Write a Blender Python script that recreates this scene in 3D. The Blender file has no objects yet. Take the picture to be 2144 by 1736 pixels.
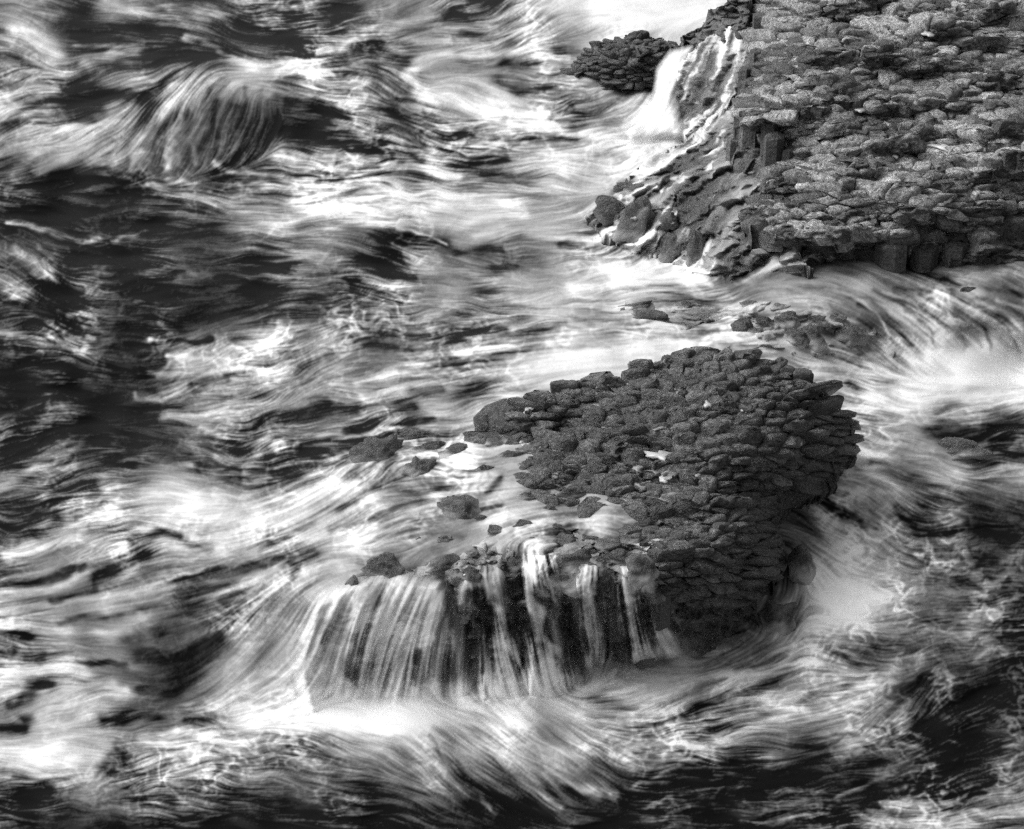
import bpy, math, random
import numpy as np
from mathutils import Vector

random.seed(7)
RNG = np.random.default_rng(11)
C = bpy.context.scene.collection
scene = bpy.context.scene

# ------------------------------------------------------------------ camera
PITCH = math.radians(29.0)
DIST = 48.0
HALF = 10.0 / 48.0                    # tan of half the horizontal field of view
ZC = DIST * math.sin(PITCH)
W, H = 2144.0, 1736.0                 # the units in which places are measured
F = (W / 2) / HALF
cam = bpy.data.cameras.new('camera')
cam.sensor_fit = 'HORIZONTAL'
cam.sensor_width = 36.0
cam.lens = 36.0 / (2 * HALF)
cam.clip_start = 0.5
cam.clip_end = 6000
cam_ob = bpy.data.objects.new('camera', cam)
cam_ob.location = (0, 0, ZC)
cam_ob.rotation_euler = (math.pi / 2 - PITCH, 0, 0)
C.objects.link(cam_ob)
scene.camera = cam_ob

# ------------------------------------------------------------------ light
SUN_EL, SUN_AZ = math.radians(50), math.radians(-78)   # azimuth from +y (away from the camera), negative = to the left
world = bpy.data.worlds.new('World')
scene.world = world
world.use_nodes = True
wn = world.node_tree
wn.nodes.clear()
sky = wn.nodes.new('ShaderNodeTexSky')
sky.sky_type = 'NISHITA'
sky.sun_disc = False
sky.sun_elevation = SUN_EL
sky.sun_rotation = SUN_AZ
sky.dust_density = 6.0
sky.air_density = 1.0
bw = wn.nodes.new('ShaderNodeRGBToBW')
bg = wn.nodes.new('ShaderNodeBackground')
bg.inputs['Strength'].default_value = 0.085
wo = wn.nodes.new('ShaderNodeOutputWorld')
wn.links.new(sky.outputs[0], bw.inputs[0])
wn.links.new(bw.outputs[0], bg.inputs[0])
wn.links.new(bg.outputs[0], wo.inputs[0])

sun = bpy.data.lights.new('sun', 'SUN')
sun.energy = 1.35
sun.angle = math.radians(50)
sun_ob = bpy.data.objects.new('sun', sun)
sd = Vector((math.sin(SUN_AZ) * math.cos(SUN_EL), math.cos(SUN_AZ) * math.cos(SUN_EL), math.sin(SUN_EL)))
sun_ob.rotation_euler = sd.to_track_quat('Z', 'Y').to_euler()
sun_ob.location = (0, 45, 60)
C.objects.link(sun_ob)

vs = scene.view_settings
vs.view_transform = 'Standard'
vs.look = 'None'
vs.gamma = 1.0
vs.exposure = 0.8
vs.use_curve_mapping = False
scene.cycles.use_denoising = False
scene.cycles.max_bounces = 8
scene.cycles.volume_bounces = 5
scene.cycles.transparent_max_bounces = 12

# ------------------------------------------------------------------ helpers
CT, ST = math.cos(PITCH), math.sin(PITCH)


def world_at(u, v, z):
    """the point of height z seen at (u, v) of the measured photograph"""
    u = np.asarray(u, float); v = np.asarray(v, float); z = np.asarray(z, float)
    a = (u - W / 2) / F
    b = -(v - H / 2) / F
    dy = b * ST + CT
    dz = b * CT - ST
    t = (z - ZC) / dz
    return np.stack([t * a, t * dy, z + 0 * t], -1)


class Spline:
    """thin-plate height field through measured heights"""
    def __init__(self, pts, lam=2e-3):
        p = np.array(pts, float)
        self.c = p[:, :2] / 500.0
        n = len(p)
        d2 = ((self.c[:, None] - self.c[None]) ** 2).sum(-1)
        K = 0.5 * d2 * np.log(d2 + 1e-12) + lam * np.eye(n)
        P = np.c_[np.ones(n), self.c]
        A = np.zeros((n + 3, n + 3))
        A[:n, :n] = K; A[:n, n:] = P; A[n:, :n] = P.T
        s = np.linalg.solve(A, np.r_[p[:, 2], 0, 0, 0])
        self.w, self.a = s[:n], s[n:]

    def __call__(self, u, v):
        u = np.asarray(u, float) / 500.0; v = np.asarray(v, float) / 500.0
        out = self.a[0] + self.a[1] * u + self.a[2] * v
        for (cx, cy), w in zip(self.c, self.w):
            d2 = (u - cx) ** 2 + (v - cy) ** 2
            out = out + w * 0.5 * d2 * np.log(d2 + 1e-12)
        return out


def inside(poly, u, v):
    u = np.asarray(u, float); v = np.asarray(v, float)
    r = np.zeros(u.shape, bool)
    n = len(poly)
    for i in range(n):
        x1, y1 = poly[i]; x2, y2 = poly[(i + 1) % n]
        if y1 == y2: continue
        c = ((y1 > v) != (y2 > v)) & (u < (x2 - x1) * (v - y1) / (y2 - y1) + x1)
        r ^= c
    return r


def edge_dist(poly, u, v):
    best = np.full(np.shape(u), 1e9)
    n = len(poly)
    for i in range(n):
        best = np.minimum(best, seg_dist(u, v, poly[i], poly[(i + 1) % n]))
    return best


def seg_dist(u, v, p, q):
    px, py = p; qx, qy = q
    dx, dy = qx - px, qy - py
    L = dx * dx + dy * dy + 1e-9
    t = np.clip(((u - px) * dx + (v - py) * dy) / L, 0, 1)
    return np.hypot(u - px - t * dx, v - py - t * dy)


def sstep(a, b, x):
    t = np.clip((x - a) / (b - a), 0, 1)
    return t * t * (3 - 2 * t)


def blur(a, s):
    if s <= 0: return a
    pad = int(3 * s) + 2
    b = np.pad(a, pad, mode='reflect')
    fy = np.fft.fftfreq(b.shape[0])[:, None]; fx = np.fft.rfftfreq(b.shape[1])[None]
    g = np.exp(-2 * (math.pi * s) ** 2 * (fx ** 2 + fy ** 2))
    return np.fft.irfft2(np.fft.rfft2(b) * g, s=b.shape)[pad:-pad, pad:-pad]


def unit(a):
    return (a - a.mean()) / (a.std() + 1e-9)


_LAT = RNG.random((256, 256))


def vnoise(x, y):
    """value noise, -1..1"""
    xi = np.floor(x).astype(int); yi = np.floor(y).astype(int)
    fx = x - xi; fy = y - yi
    fx = fx * fx * (3 - 2 * fx); fy = fy * fy * (3 - 2 * fy)
    g = lambda i, j: _LAT[j & 255, i & 255]
    a = g(xi, yi) * (1 - fx) + g(xi + 1, yi) * fx
    b = g(xi, yi + 1) * (1 - fx) + g(xi + 1, yi + 1) * fx
    return (a * (1 - fy) + b * fy) * 2 - 1


def fbm(x, y, o=4):
    s = 0; a = 1.0
    for k in range(o):
        s = s + a * vnoise(x * 2 ** k + 17.3 * k, y * 2 ** k + 5.1 * k); a *= 0.5
    return s


def tag(o, label, cat, group=None):
    o['label'] = label; o['category'] = cat
    if group: o['group'] = group
    return o


def mesh_ob(name, verts, faces, mat, parent=None, loc=(0, 0, 0), smooth=True, attrs=None):
    me = bpy.data.meshes.new(name)
    verts = np.asarray(verts, np.float32)
    if isinstance(faces, np.ndarray):
        k = faces.shape[1]
        me.vertices.add(len(verts)); me.vertices.foreach_set('co', verts.ravel())
        me.loops.add(faces.size); me.loops.foreach_set('vertex_index', faces.astype(np.int32).ravel())
        me.polygons.add(len(faces))
        me.polygons.foreach_set('loop_start', np.arange(0, faces.size, k, dtype=np.int32))
        me.update(calc_edges=True)
    else:
        me.from_pydata([tuple(map(float, p)) for p in verts], [], faces)
    if smooth:
        me.polygons.foreach_set('use_smooth', np.ones(len(me.polygons), bool))
    for n, a in (attrs or {}).items():
        at = me.attributes.new(n, 'FLOAT', 'POINT')
        at.data.foreach_set('value', np.asarray(a, np.float32).ravel())
    me.materials.append(mat)
    ob = bpy.data.objects.new(name, me)
    C.objects.link(ob)
    ob.location = loc
    if parent: ob.parent = parent
    return ob


# ------------------------------------------------------------------ materials
def new_mat(name):
    m = bpy.data.materials.new(name); m.use_nodes = True
    nt = m.node_tree
    return m, nt, nt.nodes['Principled BSDF'], nt.nodes['Material Output']


def grey(v): return (v, v, v, 1)


def noise(nt, scale, detail=6, rough=0.6):
    g = nt.nodes.new('ShaderNodeNewGeometry')
    n = nt.nodes.new('ShaderNodeTexNoise')
    n.inputs['Scale'].default_value = scale
    n.inputs['Detail'].default_value = detail
    n.inputs['Roughness'].default_value = rough
    nt.links.new(g.outputs['Position'], n.inputs['Vector'])
    return n


def ramp(nt, src, a, b, va, vb):
    r = nt.nodes.new('ShaderNodeMapRange')
    r.inputs['From Min'].default_value = a; r.inputs['From Max'].default_value = b
    r.inputs['To Min'].default_value = va; r.inputs['To Max'].default_value = vb
    nt.links.new(src, r.inputs['Value'])
    return r.outputs[0]


def rock_core(nt, b, lo, hi, rough=(0.38, 0.7), bump=0.9):
    n1 = noise(nt, 2.2, 8, 0.65)
    n2 = noise(nt, 11, 8, 0.7)
    mx = nt.nodes.new('ShaderNodeMath'); mx.operation = 'MULTIPLY'
    nt.links.new(ramp(nt, n1.outputs[0], 0.3, 0.7, 0.6, 1.3), mx.inputs[0])
    nt.links.new(ramp(nt, n2.outputs[0], 0.36, 0.64, lo, hi), mx.inputs[1])
    oi = nt.nodes.new('ShaderNodeObjectInfo')
    mo = nt.nodes.new('ShaderNodeMath'); mo.operation = 'MULTIPLY'
    nt.links.new(mx.outputs[0], mo.inputs[0])
    nt.links.new(ramp(nt, oi.outputs['Random'], 0, 1, 0.5, 1.5), mo.inputs[1])
    nt.links.new(mo.outputs[0], b.inputs['Base Color'])
    nt.links.new(ramp(nt, n2.outputs[0], 0.3, 0.7, rough[0], rough[1]), b.inputs['Roughness'])
    bp = nt.nodes.new('ShaderNodeBump'); bp.inputs['Strength'].default_value = bump; bp.inputs['Distance'].default_value = 0.23
    ad = nt.nodes.new('ShaderNodeMath'); ad.operation = 'ADD'
    n3 = noise(nt, 5, 9, 0.7)
    nt.links.new(n3.outputs[0], ad.inputs[0]); nt.links.new(ramp(nt, n2.outputs[0], 0, 1, 0, 0.35), ad.inputs[1])
    nt.links.new(ad.outputs[0], bp.inputs['Height'])
    nt.links.new(bp.outputs[0], b.inputs['Normal'])
    b.inputs['Specular IOR Level'].default_value = 1.0


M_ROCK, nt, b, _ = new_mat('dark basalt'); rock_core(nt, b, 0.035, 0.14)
M_STONE, nt, b, _ = new_mat('weathered basalt'); rock_core(nt, b, 0.028, 0.205, (0.12, 0.4))
M_PALE, nt, b, _ = new_mat('dry weathered basalt'); rock_core(nt, b, 0.08, 0.58, (0.2, 0.5))
M_BOULDER, nt, b, _ = new_mat('wet and shaded basalt'); rock_core(nt, b, 0.03, 0.12, (0.25, 0.6))  # on the low stones it also serves as painted shade


def foam_bsdf(nt, hi=0.82):
    f = nt.nodes.new('ShaderNodeBsdfPrincipled')
    f.inputs['Base Color'].default_value = grey(hi)
    f.inputs['Roughness'].default_value = 1.0
    f.inputs['Specular IOR Level'].default_value = 0.1
    return f


def attr(nt, name):
    a = nt.nodes.new('ShaderNodeAttribute'); a.attribute_name = name
    return a.outputs['Fac']


def mix(nt, fac, s1, s2):
    m = nt.nodes.new('ShaderNodeMixShader')
    nt.links.new(fac, m.inputs[0]); nt.links.new(s1, m.inputs[1]); nt.links.new(s2, m.inputs[2])
    return m.outputs[0]


M_WATER, nt, b, out = new_mat('foaming sea water')
b.inputs['Base Color'].default_value = grey(0.005)
b.inputs['Roughness'].default_value = 0.25
b.inputs['Specular IOR Level'].default_value = 0.05
b.inputs['IOR'].default_value = 1.33
f = foam_bsdf(nt)
# beyond the measured water the foam runs on as drawn-out noise
gp = nt.nodes.new('ShaderNodeNewGeometry'); mp = nt.nodes.new('ShaderNodeMapping')
mp.inputs['Scale'].default_value = (0.35, 0.9, 1.0)
n = nt.nodes.new('ShaderNodeTexNoise'); n.inputs['Scale'].default_value = 0.8; n.inputs['Detail'].default_value = 9; n.inputs['Roughness'].default_value = 0.62
n.inputs['Distortion'].default_value = 1.2
nt.links.new(gp.outputs['Position'], mp.inputs['Vector']); nt.links.new(mp.outputs[0], n.inputs['Vector'])
mf = nt.nodes.new('ShaderNodeMix')
nt.links.new(attr(nt, 'far'), mf.inputs[0]); nt.links.new(attr(nt, 'foam'), mf.inputs[2])
nt.links.new(ramp(nt, n.outputs[0], 0.42, 0.75, 0.0, 0.75), mf.inputs[3])
nt.links.new(mix(nt, mf.outputs[0], b.outputs[0], f.outputs[0]), out.inputs[0])

M_VEIL, nt, b, out = new_mat('falling water')
b.inputs['Base Color'].default_value = grey(0.02)
b.inputs['Roughness'].default_value = 0.4
f = foam_bsdf(nt, 0.9)
tr = nt.nodes.new('ShaderNodeBsdfTransparent')
body = mix(nt, attr(nt, 'foam'), b.outputs[0], f.outputs[0])
nt.links.new(mix(nt, attr(nt, 'cover'), tr.outputs[0], body), out.inputs[0])

M_WETROCK, nt, b, out = new_mat('basalt under running water'); rock_core(nt, b, 0.03, 0.13, (0.22, 0.5), 1.0)
f = foam_bsdf(nt)
nt.links.new(mix(nt, attr(nt, 'foam'), b.outputs[0], f.outputs[0]), out.inputs[0])

M_WETB, nt, b, out = new_mat('black wet basalt'); rock_core(nt, b, 0.02, 0.10, (0.25, 0.6), 1.0)
f = foam_bsdf(nt)
nt.links.new(mix(nt, attr(nt, 'foam'), b.outputs[0], f.outputs[0]), out.inputs[0])

M_POOL, nt, b, out = new_mat('foam pool')
b.inputs['Base Color'].default_value = grey(0.45); b.inputs['Roughness'].default_value = 0.3

# ------------------------------------------------------------------ foam cover with the water's light and shade painted in (percent, 32 x 26 cells)
FOAM_SHADE = """
50 40 25 40 45 30 45 30 32 40 25 40 48 50 35 45 70 72 78 80 85 85 70 50 50 50 50 50 50 50 50 50
45 55 30 28 22 28 30 42 35 30 45 50 50 40 40 47 60 50 55 60 60 60 50 50 50 50 50 50 50 50 50 50
38 45 55 55 35 45 65 70 60 65 50 40 40 65 70 70 45 45 60 50 70 42 50 50 50 50 50 50 50 50 50 50
60 25 25 28 35 55 50 40 28 35 50 55 35 45 65 75 75 60 50 55 75 50 22 22 50 50 50 50 50 50 50 50
55 60 62 50 40 35 42 25 30 40 60 45 40 40 35 45 60 65 68 78 80 50 22 22 50 50 50 50 50 50 50 50
32 45 40 28 35 38 28 20 35 35 45 65 62 50 52 50 65 70 72 70 55 22 22 22 50 50 50 50 50 50 50 50
15 12 12 12 12 35 50 65 70 70 62 72 75 72 72 70 60 65 75 22 22 22 22 22 50 50 50 50 50 50 50 50
35 40 25 18 15 25 28 45 50 52 48 35 28 40 42 50 45 50 35 45 22 22 22 22 45 45 45 45 45 45 45 45
25 40 22 22 28 22 25 25 32 35 35 35 45 50 48 40 45 55 60 70 80 65 22 22 48 48 52 55 52 48 45 45
35 22 28 18 20 18 22 28 30 35 32 30 45 52 58 62 65 60 60 60 50 48 50 50 52 58 60 55 55 58 55 45
40 42 32 15 18 40 45 45 52 58 60 45 40 32 40 45 58 62 60 60 62 60 60 55 60 60 50 42 52 52 52 50
18 18 15 13 18 60 62 62 65 55 50 35 52 55 55 58 68 78 80 78 78 70 70 70 70 72 70 65 62 70 78 80
15 15 15 14 22 40 50 55 58 42 40 42 52 60 65 70 75 75 78 70 70 70 70 70 70 70 72 60 75 80 82 80
30 32 22 22 18 32 45 38 40 42 40 28 38 60 65 72 70 60 60 60 60 60 60 60 60 60 60 60 55 42 25 22
20 28 35 35 42 38 28 40 50 32 30 35 32 40 55 60 65 65 60 60 60 60 60 60 60 80 80 82 65 62 55 60
42 50 50 58 68 75 60 58 52 68 72 60 60 42 55 65 72 68 60 68 70 60 60 60 50 65 68 75 55 50 28 35
38 48 52 68 72 72 70 72 70 72 68 62 65 45 35 60 75 70 75 60 60 60 60 55 50 70 65 65 42 40 22 22
50 55 45 58 50 60 55 62 60 55 62 60 40 40 52 60 65 70 75 75 70 60 55 55 55 82 78 74 52 50 25 24
45 52 55 50 50 38 35 35 60 65 66 66 66 66 26 26 26 26 26 26 26 26 55 55 60 82 82 60 58 48 28 22
65 60 58 62 60 50 42 55 65 58 62 62 62 62 26 26 26 26 26 26 26 26 50 55 58 75 80 72 58 45 50 40
45 55 60 55 42 35 38 45 60 60 62 62 62 62 42 52 62 62 62 62 62 60 62 62 65 65 52 48 48 42 45 22
75 65 65 55 38 32 50 60 65 68 72 65 70 60 55 68 75 78 70 68 70 72 72 55 60 62 58 48 35 28 22 18
50 55 70 60 45 42 48 65 78 80 82 85 82 80 78 75 70 60 62 58 50 62 58 62 62 60 55 50 48 35 32 30
72 72 70 55 55 65 60 50 55 50 55 72 65 65 62 58 60 60 55 48 45 48 45 48 40 38 38 38 32 18 30 40
50 48 55 45 55 60 52 52 45 42 48 50 55 52 48 42 48 42 40 38 42 32 25 18 20 25 28 32 22 28 42 48
22 22 32 38 32 32 28 22 25 25 25 32 32 30 28 28 25 20 15 12 12 12 12 12 25 28 35 38 50 48 48 48
"""
FOAM_SHADE = np.array([list(map(float, r.split())) for r in FOAM_SHADE.strip().splitlines()]) / 100.0

# streaks: points, half width, foam value with painted light and shade (None = only the direction of flow)
def S(*a):
    *p, w, val = a
    return ([(p[i], p[i + 1]) for i in range(0, len(p), 2)], w, val)


STREAKS = [
    # far left
    S(214,7,334,30,418,43,14,65), S(260,0,360,12,480,30,6,50), S(160,94,247,97,300,90,5,55), S(318,107,395,109,5,15),
    S(187,140,214,130,241,120,288,117,10,75), S(400,80,451,97,535,147,655,147,9,78), S(535,147,620,130,702,105,760,85,9,80),
    S(30,60,70,75,110,110,16,72), S(130,50,200,60,300,60,14,22), S(480,50,560,60,650,60,14,30),
    # the breaking wave
    S(290,198,340,182,400,166,470,160,560,170,9,64), S(300,205,235,260,150,340,12,62), S(335,195,270,260,185,345,10,58), S(280,205,200,255,90,330,13,65), S(230,255,130,270,0,300,14,62),
    S(220,265,150,330,90,362,10,70), S(368,188,315,260,235,350,8,52), S(402,180,360,260,290,354,7,54), S(437,178,405,260,345,354,6,46), S(475,178,450,250,405,345,5,46),
    S(515,182,505,250,470,325,5,42), S(552,188,550,240,530,310,6,44), S(350,230,315,300,270,345,8,32), S(408,220,385,290,330,345,7,30), S(455,215,440,280,395,340,8,26),
    S(500,230,490,290,460,340,14,20), S(545,290,535,320,510,350,14,18), S(400,165,380,200,340,240,12,68), S(545,168,640,163,760,175,7,62), S(560,192,660,198,780,215,8,58),
    S(600,215,660,228,720,240,12,26), S(620,250,690,262,740,275,8,34), S(455,345,500,356,560,362,5,52), S(580,205,590,250,575,300,6,40),
    S(60,215,180,195,300,200,14,18), S(0,260,100,235,200,225,12,22), S(0,235,60,205,110,190,10,65),
    S(150,365,230,372,300,385,420,380,560,385,4,58), S(20,385,150,385,280,410,24,9), S(0,430,140,440,280,440,22,10), S(100,470,250,480,14,10),
    S(20,465,100,480,170,510,210,500,5,60), S(230,500,320,480,4,45), S(40,520,80,560,110,575,10,60),
    S(590,330,640,345,715,350,14,75), S(560,390,650,395,720,385,14,78), S(600,275,700,270,8,18), S(680,300,720,310,6,25),
    S(600,370,715,365,5,32), S(350,400,450,420,560,440,700,470,10,58),
    S(400,340,395,300,420,270,5,52), S(350,370,345,330,360,300,5,50), S(270,360,300,320,5,55),
    # far middle
    S(760,100,840,60,900,35,10,60), S(800,110,870,90,940,80,8,62), S(900,130,990,100,1080,60,12,65),
    S(1050,90,1110,50,1150,10,12,65), S(1120,90,1180,60,1250,40,18,52), S(1250,20,1350,28,1500,20,18,85),
    S(870,130,855,160,870,190,910,205,8,78), S(880,125,950,115,1040,118,1190,122,6,72), S(780,150,800,180,840,190,14,16),
    S(810,215,850,250,900,270,22,25), S(740,100,800,90,10,25), S(1060,135,1120,135,10,25), S(1050,175,1120,190,1140,190,12,22),
    S(890,200,1000,220,1090,240,1200,275,1300,285,16,84), S(1000,195,1100,225,1180,260,10,80), S(960,290,1050,285,1200,285,6,30),
    S(980,300,1040,290,6,25), S(930,290,980,280,6,22), S(800,325,880,332,7,18), S(1000,335,1060,335,6,18), S(1015,370,1070,362,8,35),
    S(850,390,1000,390,6,45), S(720,360,800,345,8,38), S(720,335,850,345,960,370,8,75), S(720,430,900,440,1060,420,16,80),
    S(1100,340,1250,330,1350,330,18,75), S(720,460,900,465,1100,450,8,78), S(795,488,855,490,935,508,11,12), S(830,475,900,493,940,512,3,58),
    S(960,525,1050,520,7,20), S(1030,560,1080,558,7,22), S(1170,512,1230,515,9,18), S(760,545,800,550,10,20), S(800,575,860,578,9,15),
    S(1000,535,1130,545,10,30), S(1000,490,1100,490,1250,500,7,68), S(1240,560,1350,560,1440,580,14,82), S(1200,600,1400,590,1460,600,14,82),
    S(1170,225,1250,200,1320,190,8,55), S(1150,235,1200,225,8,30), S(1200,260,1270,220,1310,200,10,50),
    # middle left
    S(15,610,50,620,9,65), S(0,700,60,708,130,715,180,730,5,65), S(0,695,30,685,70,655,8,50), S(30,730,110,735,180,735,8,42),
    S(105,670,115,700,10,45), S(145,660,180,665,4,50), S(0,915,60,900,110,880,7,62), S(0,930,80,905,120,910,8,45),
    S(0,760,200,780,320,760,20,12), S(0,850,150,860,280,850,20,12), S(20,835,80,845,10,8), S(150,930,260,925,360,940,16,12),
    S(320,720,370,722,440,705,4,12), S(310,712,350,720,4,62), S(350,745,420,755,500,765,5,72), S(330,790,360,750,4,55),
    S(310,780,420,790,520,800,6,60), S(340,820,440,790,520,770,8,55), S(280,830,340,840,400,810,450,780,5,62),
    S(340,870,420,865,520,855,620,840,5,65), S(420,890,470,915,4,60), S(560,860,630,830,700,800,8,50), S(600,810,680,760,720,740,8,52),
    S(450,950,520,965,560,930,640,915,715,905,7,68), S(515,960,515,1010,510,1045,6,65), S(510,1050,550,1070,590,1060,8,78),
    S(390,960,440,980,500,1000,18,20), S(600,880,680,855,10,18), S(560,960,700,955,720,950,9,18), S(570,1000,650,985,8,28),
    S(400,800,470,790,8,32), S(0,1000,130,960,260,945,8,42), S(0,1015,80,990,160,980,6,62), S(150,1010,300,980,400,975,8,55),
    S(110,1025,200,1020,8,22), S(60,1095,110,1090,8,22), S(0,1110,60,1120,12,18), S(155,1095,180,1105,8,30), S(200,1045,240,1050,6,40),
    S(300,1040,400,1045,16,82), S(130,1120,250,1060,330,1050,8,72), S(60,1130,200,1110,290,1080,10,70), S(20,1160,200,1120,340,1100,8,78),
    S(280,1135,330,1115,380,1125,8,28), S(400,1140,440,1150,8,35), S(450,1140,560,1110,640,1060,715,1000,760,960,20,68),
    S(500,1090,600,1060,700,1020,14,82), S(560,1130,640,1100,715,1060,10,35), S(715,1060,760,1030,830,1010,8,30),
    S(720,900,820,890,900,880,5,20), S(700,925,800,905,900,895,4,70), S(715,950,800,920,900,905,4,15), S(740,860,800,840,860,850,8,26),
    S(760,1000,800,940,830,915,4,62), S(700,1110,780,1080,900,1040,8,48),
    # middle
    S(850,735,1000,715,1130,690,1260,670,1420,650,8,40), S(850,700,960,700,1060,690,6,22), S(740,720,850,730,920,735,8,25),
    S(750,800,900,760,1050,740,1250,730,1450,720,10,72), S(900,770,1000,740,1140,725,1270,730,4,50), S(870,795,980,760,1050,750,4,55),
    S(760,830,900,810,1020,790,1200,770,10,68), S(860,820,930,815,6,42), S(1100,790,1200,760,1350,740,14,82), S(1000,840,1100,820,1200,790,10,80),
    S(1250,640,1420,620,1600,590,1800,590,8,55), S(1300,600,1500,605,1700,595,5,48),
    S(900,980,1000,1010,1100,1000,1200,1010,12,66), S(900,1040,1050,1030,1200,1020,10,72), S(940,1160,1000,1130,1100,1080,1250,1060,12,74),
    S(860,1110,960,1090,1050,1060,8,45), S(1250,1030,1350,1010,1450,1020,8,68), S(1000,1040,1060,1000,5,34),
    S(1300,1080,1400,1130,1460,1160,10,76), S(1150,1150,1300,1140,1400,1170,8,72),
    # bottom left
    S(0,1225,90,1215,170,1190,8,18), S(0,1250,70,1245,150,1215,220,1190,5,72), S(110,1255,200,1230,6,32), S(200,1210,260,1175,300,1160,9,20),
    S(380,1220,480,1200,600,1170,660,1160,12,22), S(60,1275,200,1250,330,1220,420,1195,4,62), S(120,1300,250,1285,350,1270,6,35),
    S(0,1310,100,1320,200,1320,280,1318,6,75), S(420,1260,540,1225,660,1190,10,62), S(270,1340,340,1320,430,1285,14,26),
    S(300,1375,370,1390,460,1345,18,18), S(380,1420,430,1380,470,1345,14,15), S(160,1385,250,1395,7,22), S(300,1450,370,1445,9,16),
    S(10,1330,60,1335,8,18), S(0,1370,30,1372,7,22), S(60,1385,95,1385,10,25), S(70,1450,100,1440,9,20),
    S(20,1480,60,1460,9,20), S(0,1525,40,1520,9,14), S(45,1500,70,1495,6,20), S(0,1420,60,1410,150,1400,230,1440,12,80),
    S(80,1500,160,1465,260,1450,10,72), S(0,1580,100,1580,200,1590,16,84), S(215,1505,330,1498,8,18), S(390,1500,450,1505,7,18),
    S(240,1570,270,1590,225,1610,12,18), S(30,1625,80,1635,140,1632,5,22), S(50,1665,100,1660,8,14), S(300,1550,380,1530,440,1545,8,78),
    S(300,1600,370,1580,440,1585,12,75), S(640,1310,560,1400,480,1470,18,62), S(700,1320,640,1420,560,1480,16,65),
    S(560,1250,520,1330,430,1440,14,48), S(610,1205,620,1195,6,18), S(590,1235,620,1200,5,40), S(640,1200,690,1180,740,1190,10,72),
    S(500,1500,600,1485,720,1495,900,1505,20,88), S(0,1720,300,1728,700,1735,12,8),
    # the falls
    S(682,1300,672,1345,6,14), S(850,1240,830,1300,800,1380,785,1450,10,68), S(790,1245,760,1320,750,1440,6,60), S(895,1265,870,1330,850,1440,9,66),
    S(760,1240,700,1330,690,1420,8,64), S(742,1340,735,1420,8,28), S(925,1320,920,1400,12,20), S(880,1370,875,1420,8,30), S(950,1320,945,1400,4,50),
    S(980,1320,978,1400,4,40), S(1000,1270,1000,1340,6,15), S(1014,1200,1029,1242,1039,1289,1035,1340,1066,1369,1082,1410,11,64),
    S(985,1225,985,1300,4,50), S(1113,1180,1116,1255,1130,1295,1136,1329,1153,1369,1163,1420,10,78), S(1139,1200,1146,1255,4,55),
    S(1230,1200,1233,1268,5,58), S(1317,1215,1327,1265,1327,1320,10,62), S(1345,1205,1345,1265,3,55), S(1360,1312,1363,1362,5,52),
    S(1050,1180,1060,1230,3,45), S(1065,1220,1070,1290,3,30), S(1160,1260,1172,1330,5,48), S(1172,1330,1180,1400,6,50), S(1100,1330,1095,1400,4,45), S(1005,1330,1000,1400,4,50),
    S(960,1210,950,1280,5,52), S(860,1235,800,1330,770,1440,6,70), S(930,1245,905,1320,895,1400,5,58), S(700,1260,660,1340,640,1420,7,66), S(1290,1190,1300,1230,4,45),
    S(1300,1240,1305,1320,4,52), S(1320,1320,1310,1380,8,56), S(1340,1300,1380,1360,5,52), S(1270,1330,1265,1390,8,46), S(1215,1340,1210,1400,8,44), S(1250,1185,1245,1240,4,50),
    S(1385,1330,1410,1360,6,50), S(1180,1330,1240,1320,1300,1340,20,30),
    # foot of the falls, fanning out
    S(900,1520,1010,1580,1100,1640,1170,1690,5,52), S(1000,1520,1100,1570,1250,1660,8,58), S(1080,1560,1180,1630,1290,1670,5,58),
    S(1150,1530,1300,1600,1400,1650,6,None), S(900,1540,940,1620,990,1690,4,50),
    S(1130,1490,1190,1520,8,42), S(1250,1490,1400,1480,1480,1450,10,75), S(1380,1470,1430,1455,7,38), S(1440,1475,1530,1455,1620,1430,8,42),
    S(1500,1490,1560,1480,10,36), S(1520,1510,1600,1515,1640,1510,8,74), S(1600,1480,1700,1470,1800,1440,1880,1400,10,60),
    S(1500,1420,1600,1400,1700,1380,12,72), S(1740,1365,1800,1385,1860,1390,6,30), S(1200,1450,1350,1440,1500,1400,10,76),
    S(1450,1735,1600,1725,1730,1705,4,48), S(1600,1600,1750,1570,1850,1520,1900,1470,8,48), S(1760,1670,1850,1630,1950,1610,4,52),
    S(1850,1690,2000,1685,2144,1660,5,58), S(1900,1735,2000,1710,2144,1690,10,60), S(1340,1620,1380,1600,1400,1570,5,60),
    S(1330,1640,1370,1630,1420,1600,4,62), S(1000,1715,1300,1725,1500,1710,20,9), S(1500,1640,1700,1620,1850,1600,20,16),
    S(740,1530,860,1600,14,None), S(850,1525,1010,1650,14,None), S(960,1520,1140,1660,14,None), S(1080,1520,1270,1670,14,None), S(700,1640,900,1690,14,None), S(1200,1520,1370,1630,14,None),
    S(1350,1530,1500,1600,12,None), S(1500,1540,1620,1580,12,None), S(960,1600,1040,1700,5,45), 
    # right
    S(1750,600,1850,640,1960,700,6,58), S(1860,640,1950,680,2010,720,5,68), S(1950,620,2050,660,2130,700,5,65), S(1830,690,1900,720,1960,770,6,55),
    S(1930,650,2000,690,7,32), S(2000,640,2020,680,7,35), S(2070,650,2130,690,7,28), S(1700,760,1800,780,1860,815,6,78), S(1770,800,1830,825,6,36),
    S(1800,640,1870,680,1920,720,4,38), S(1780,620,1880,630,2000,660,4,40), S(1880,600,2000,620,2100,660,4,44), S(1980,590,2100,600,2144,620,6,35),
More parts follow.
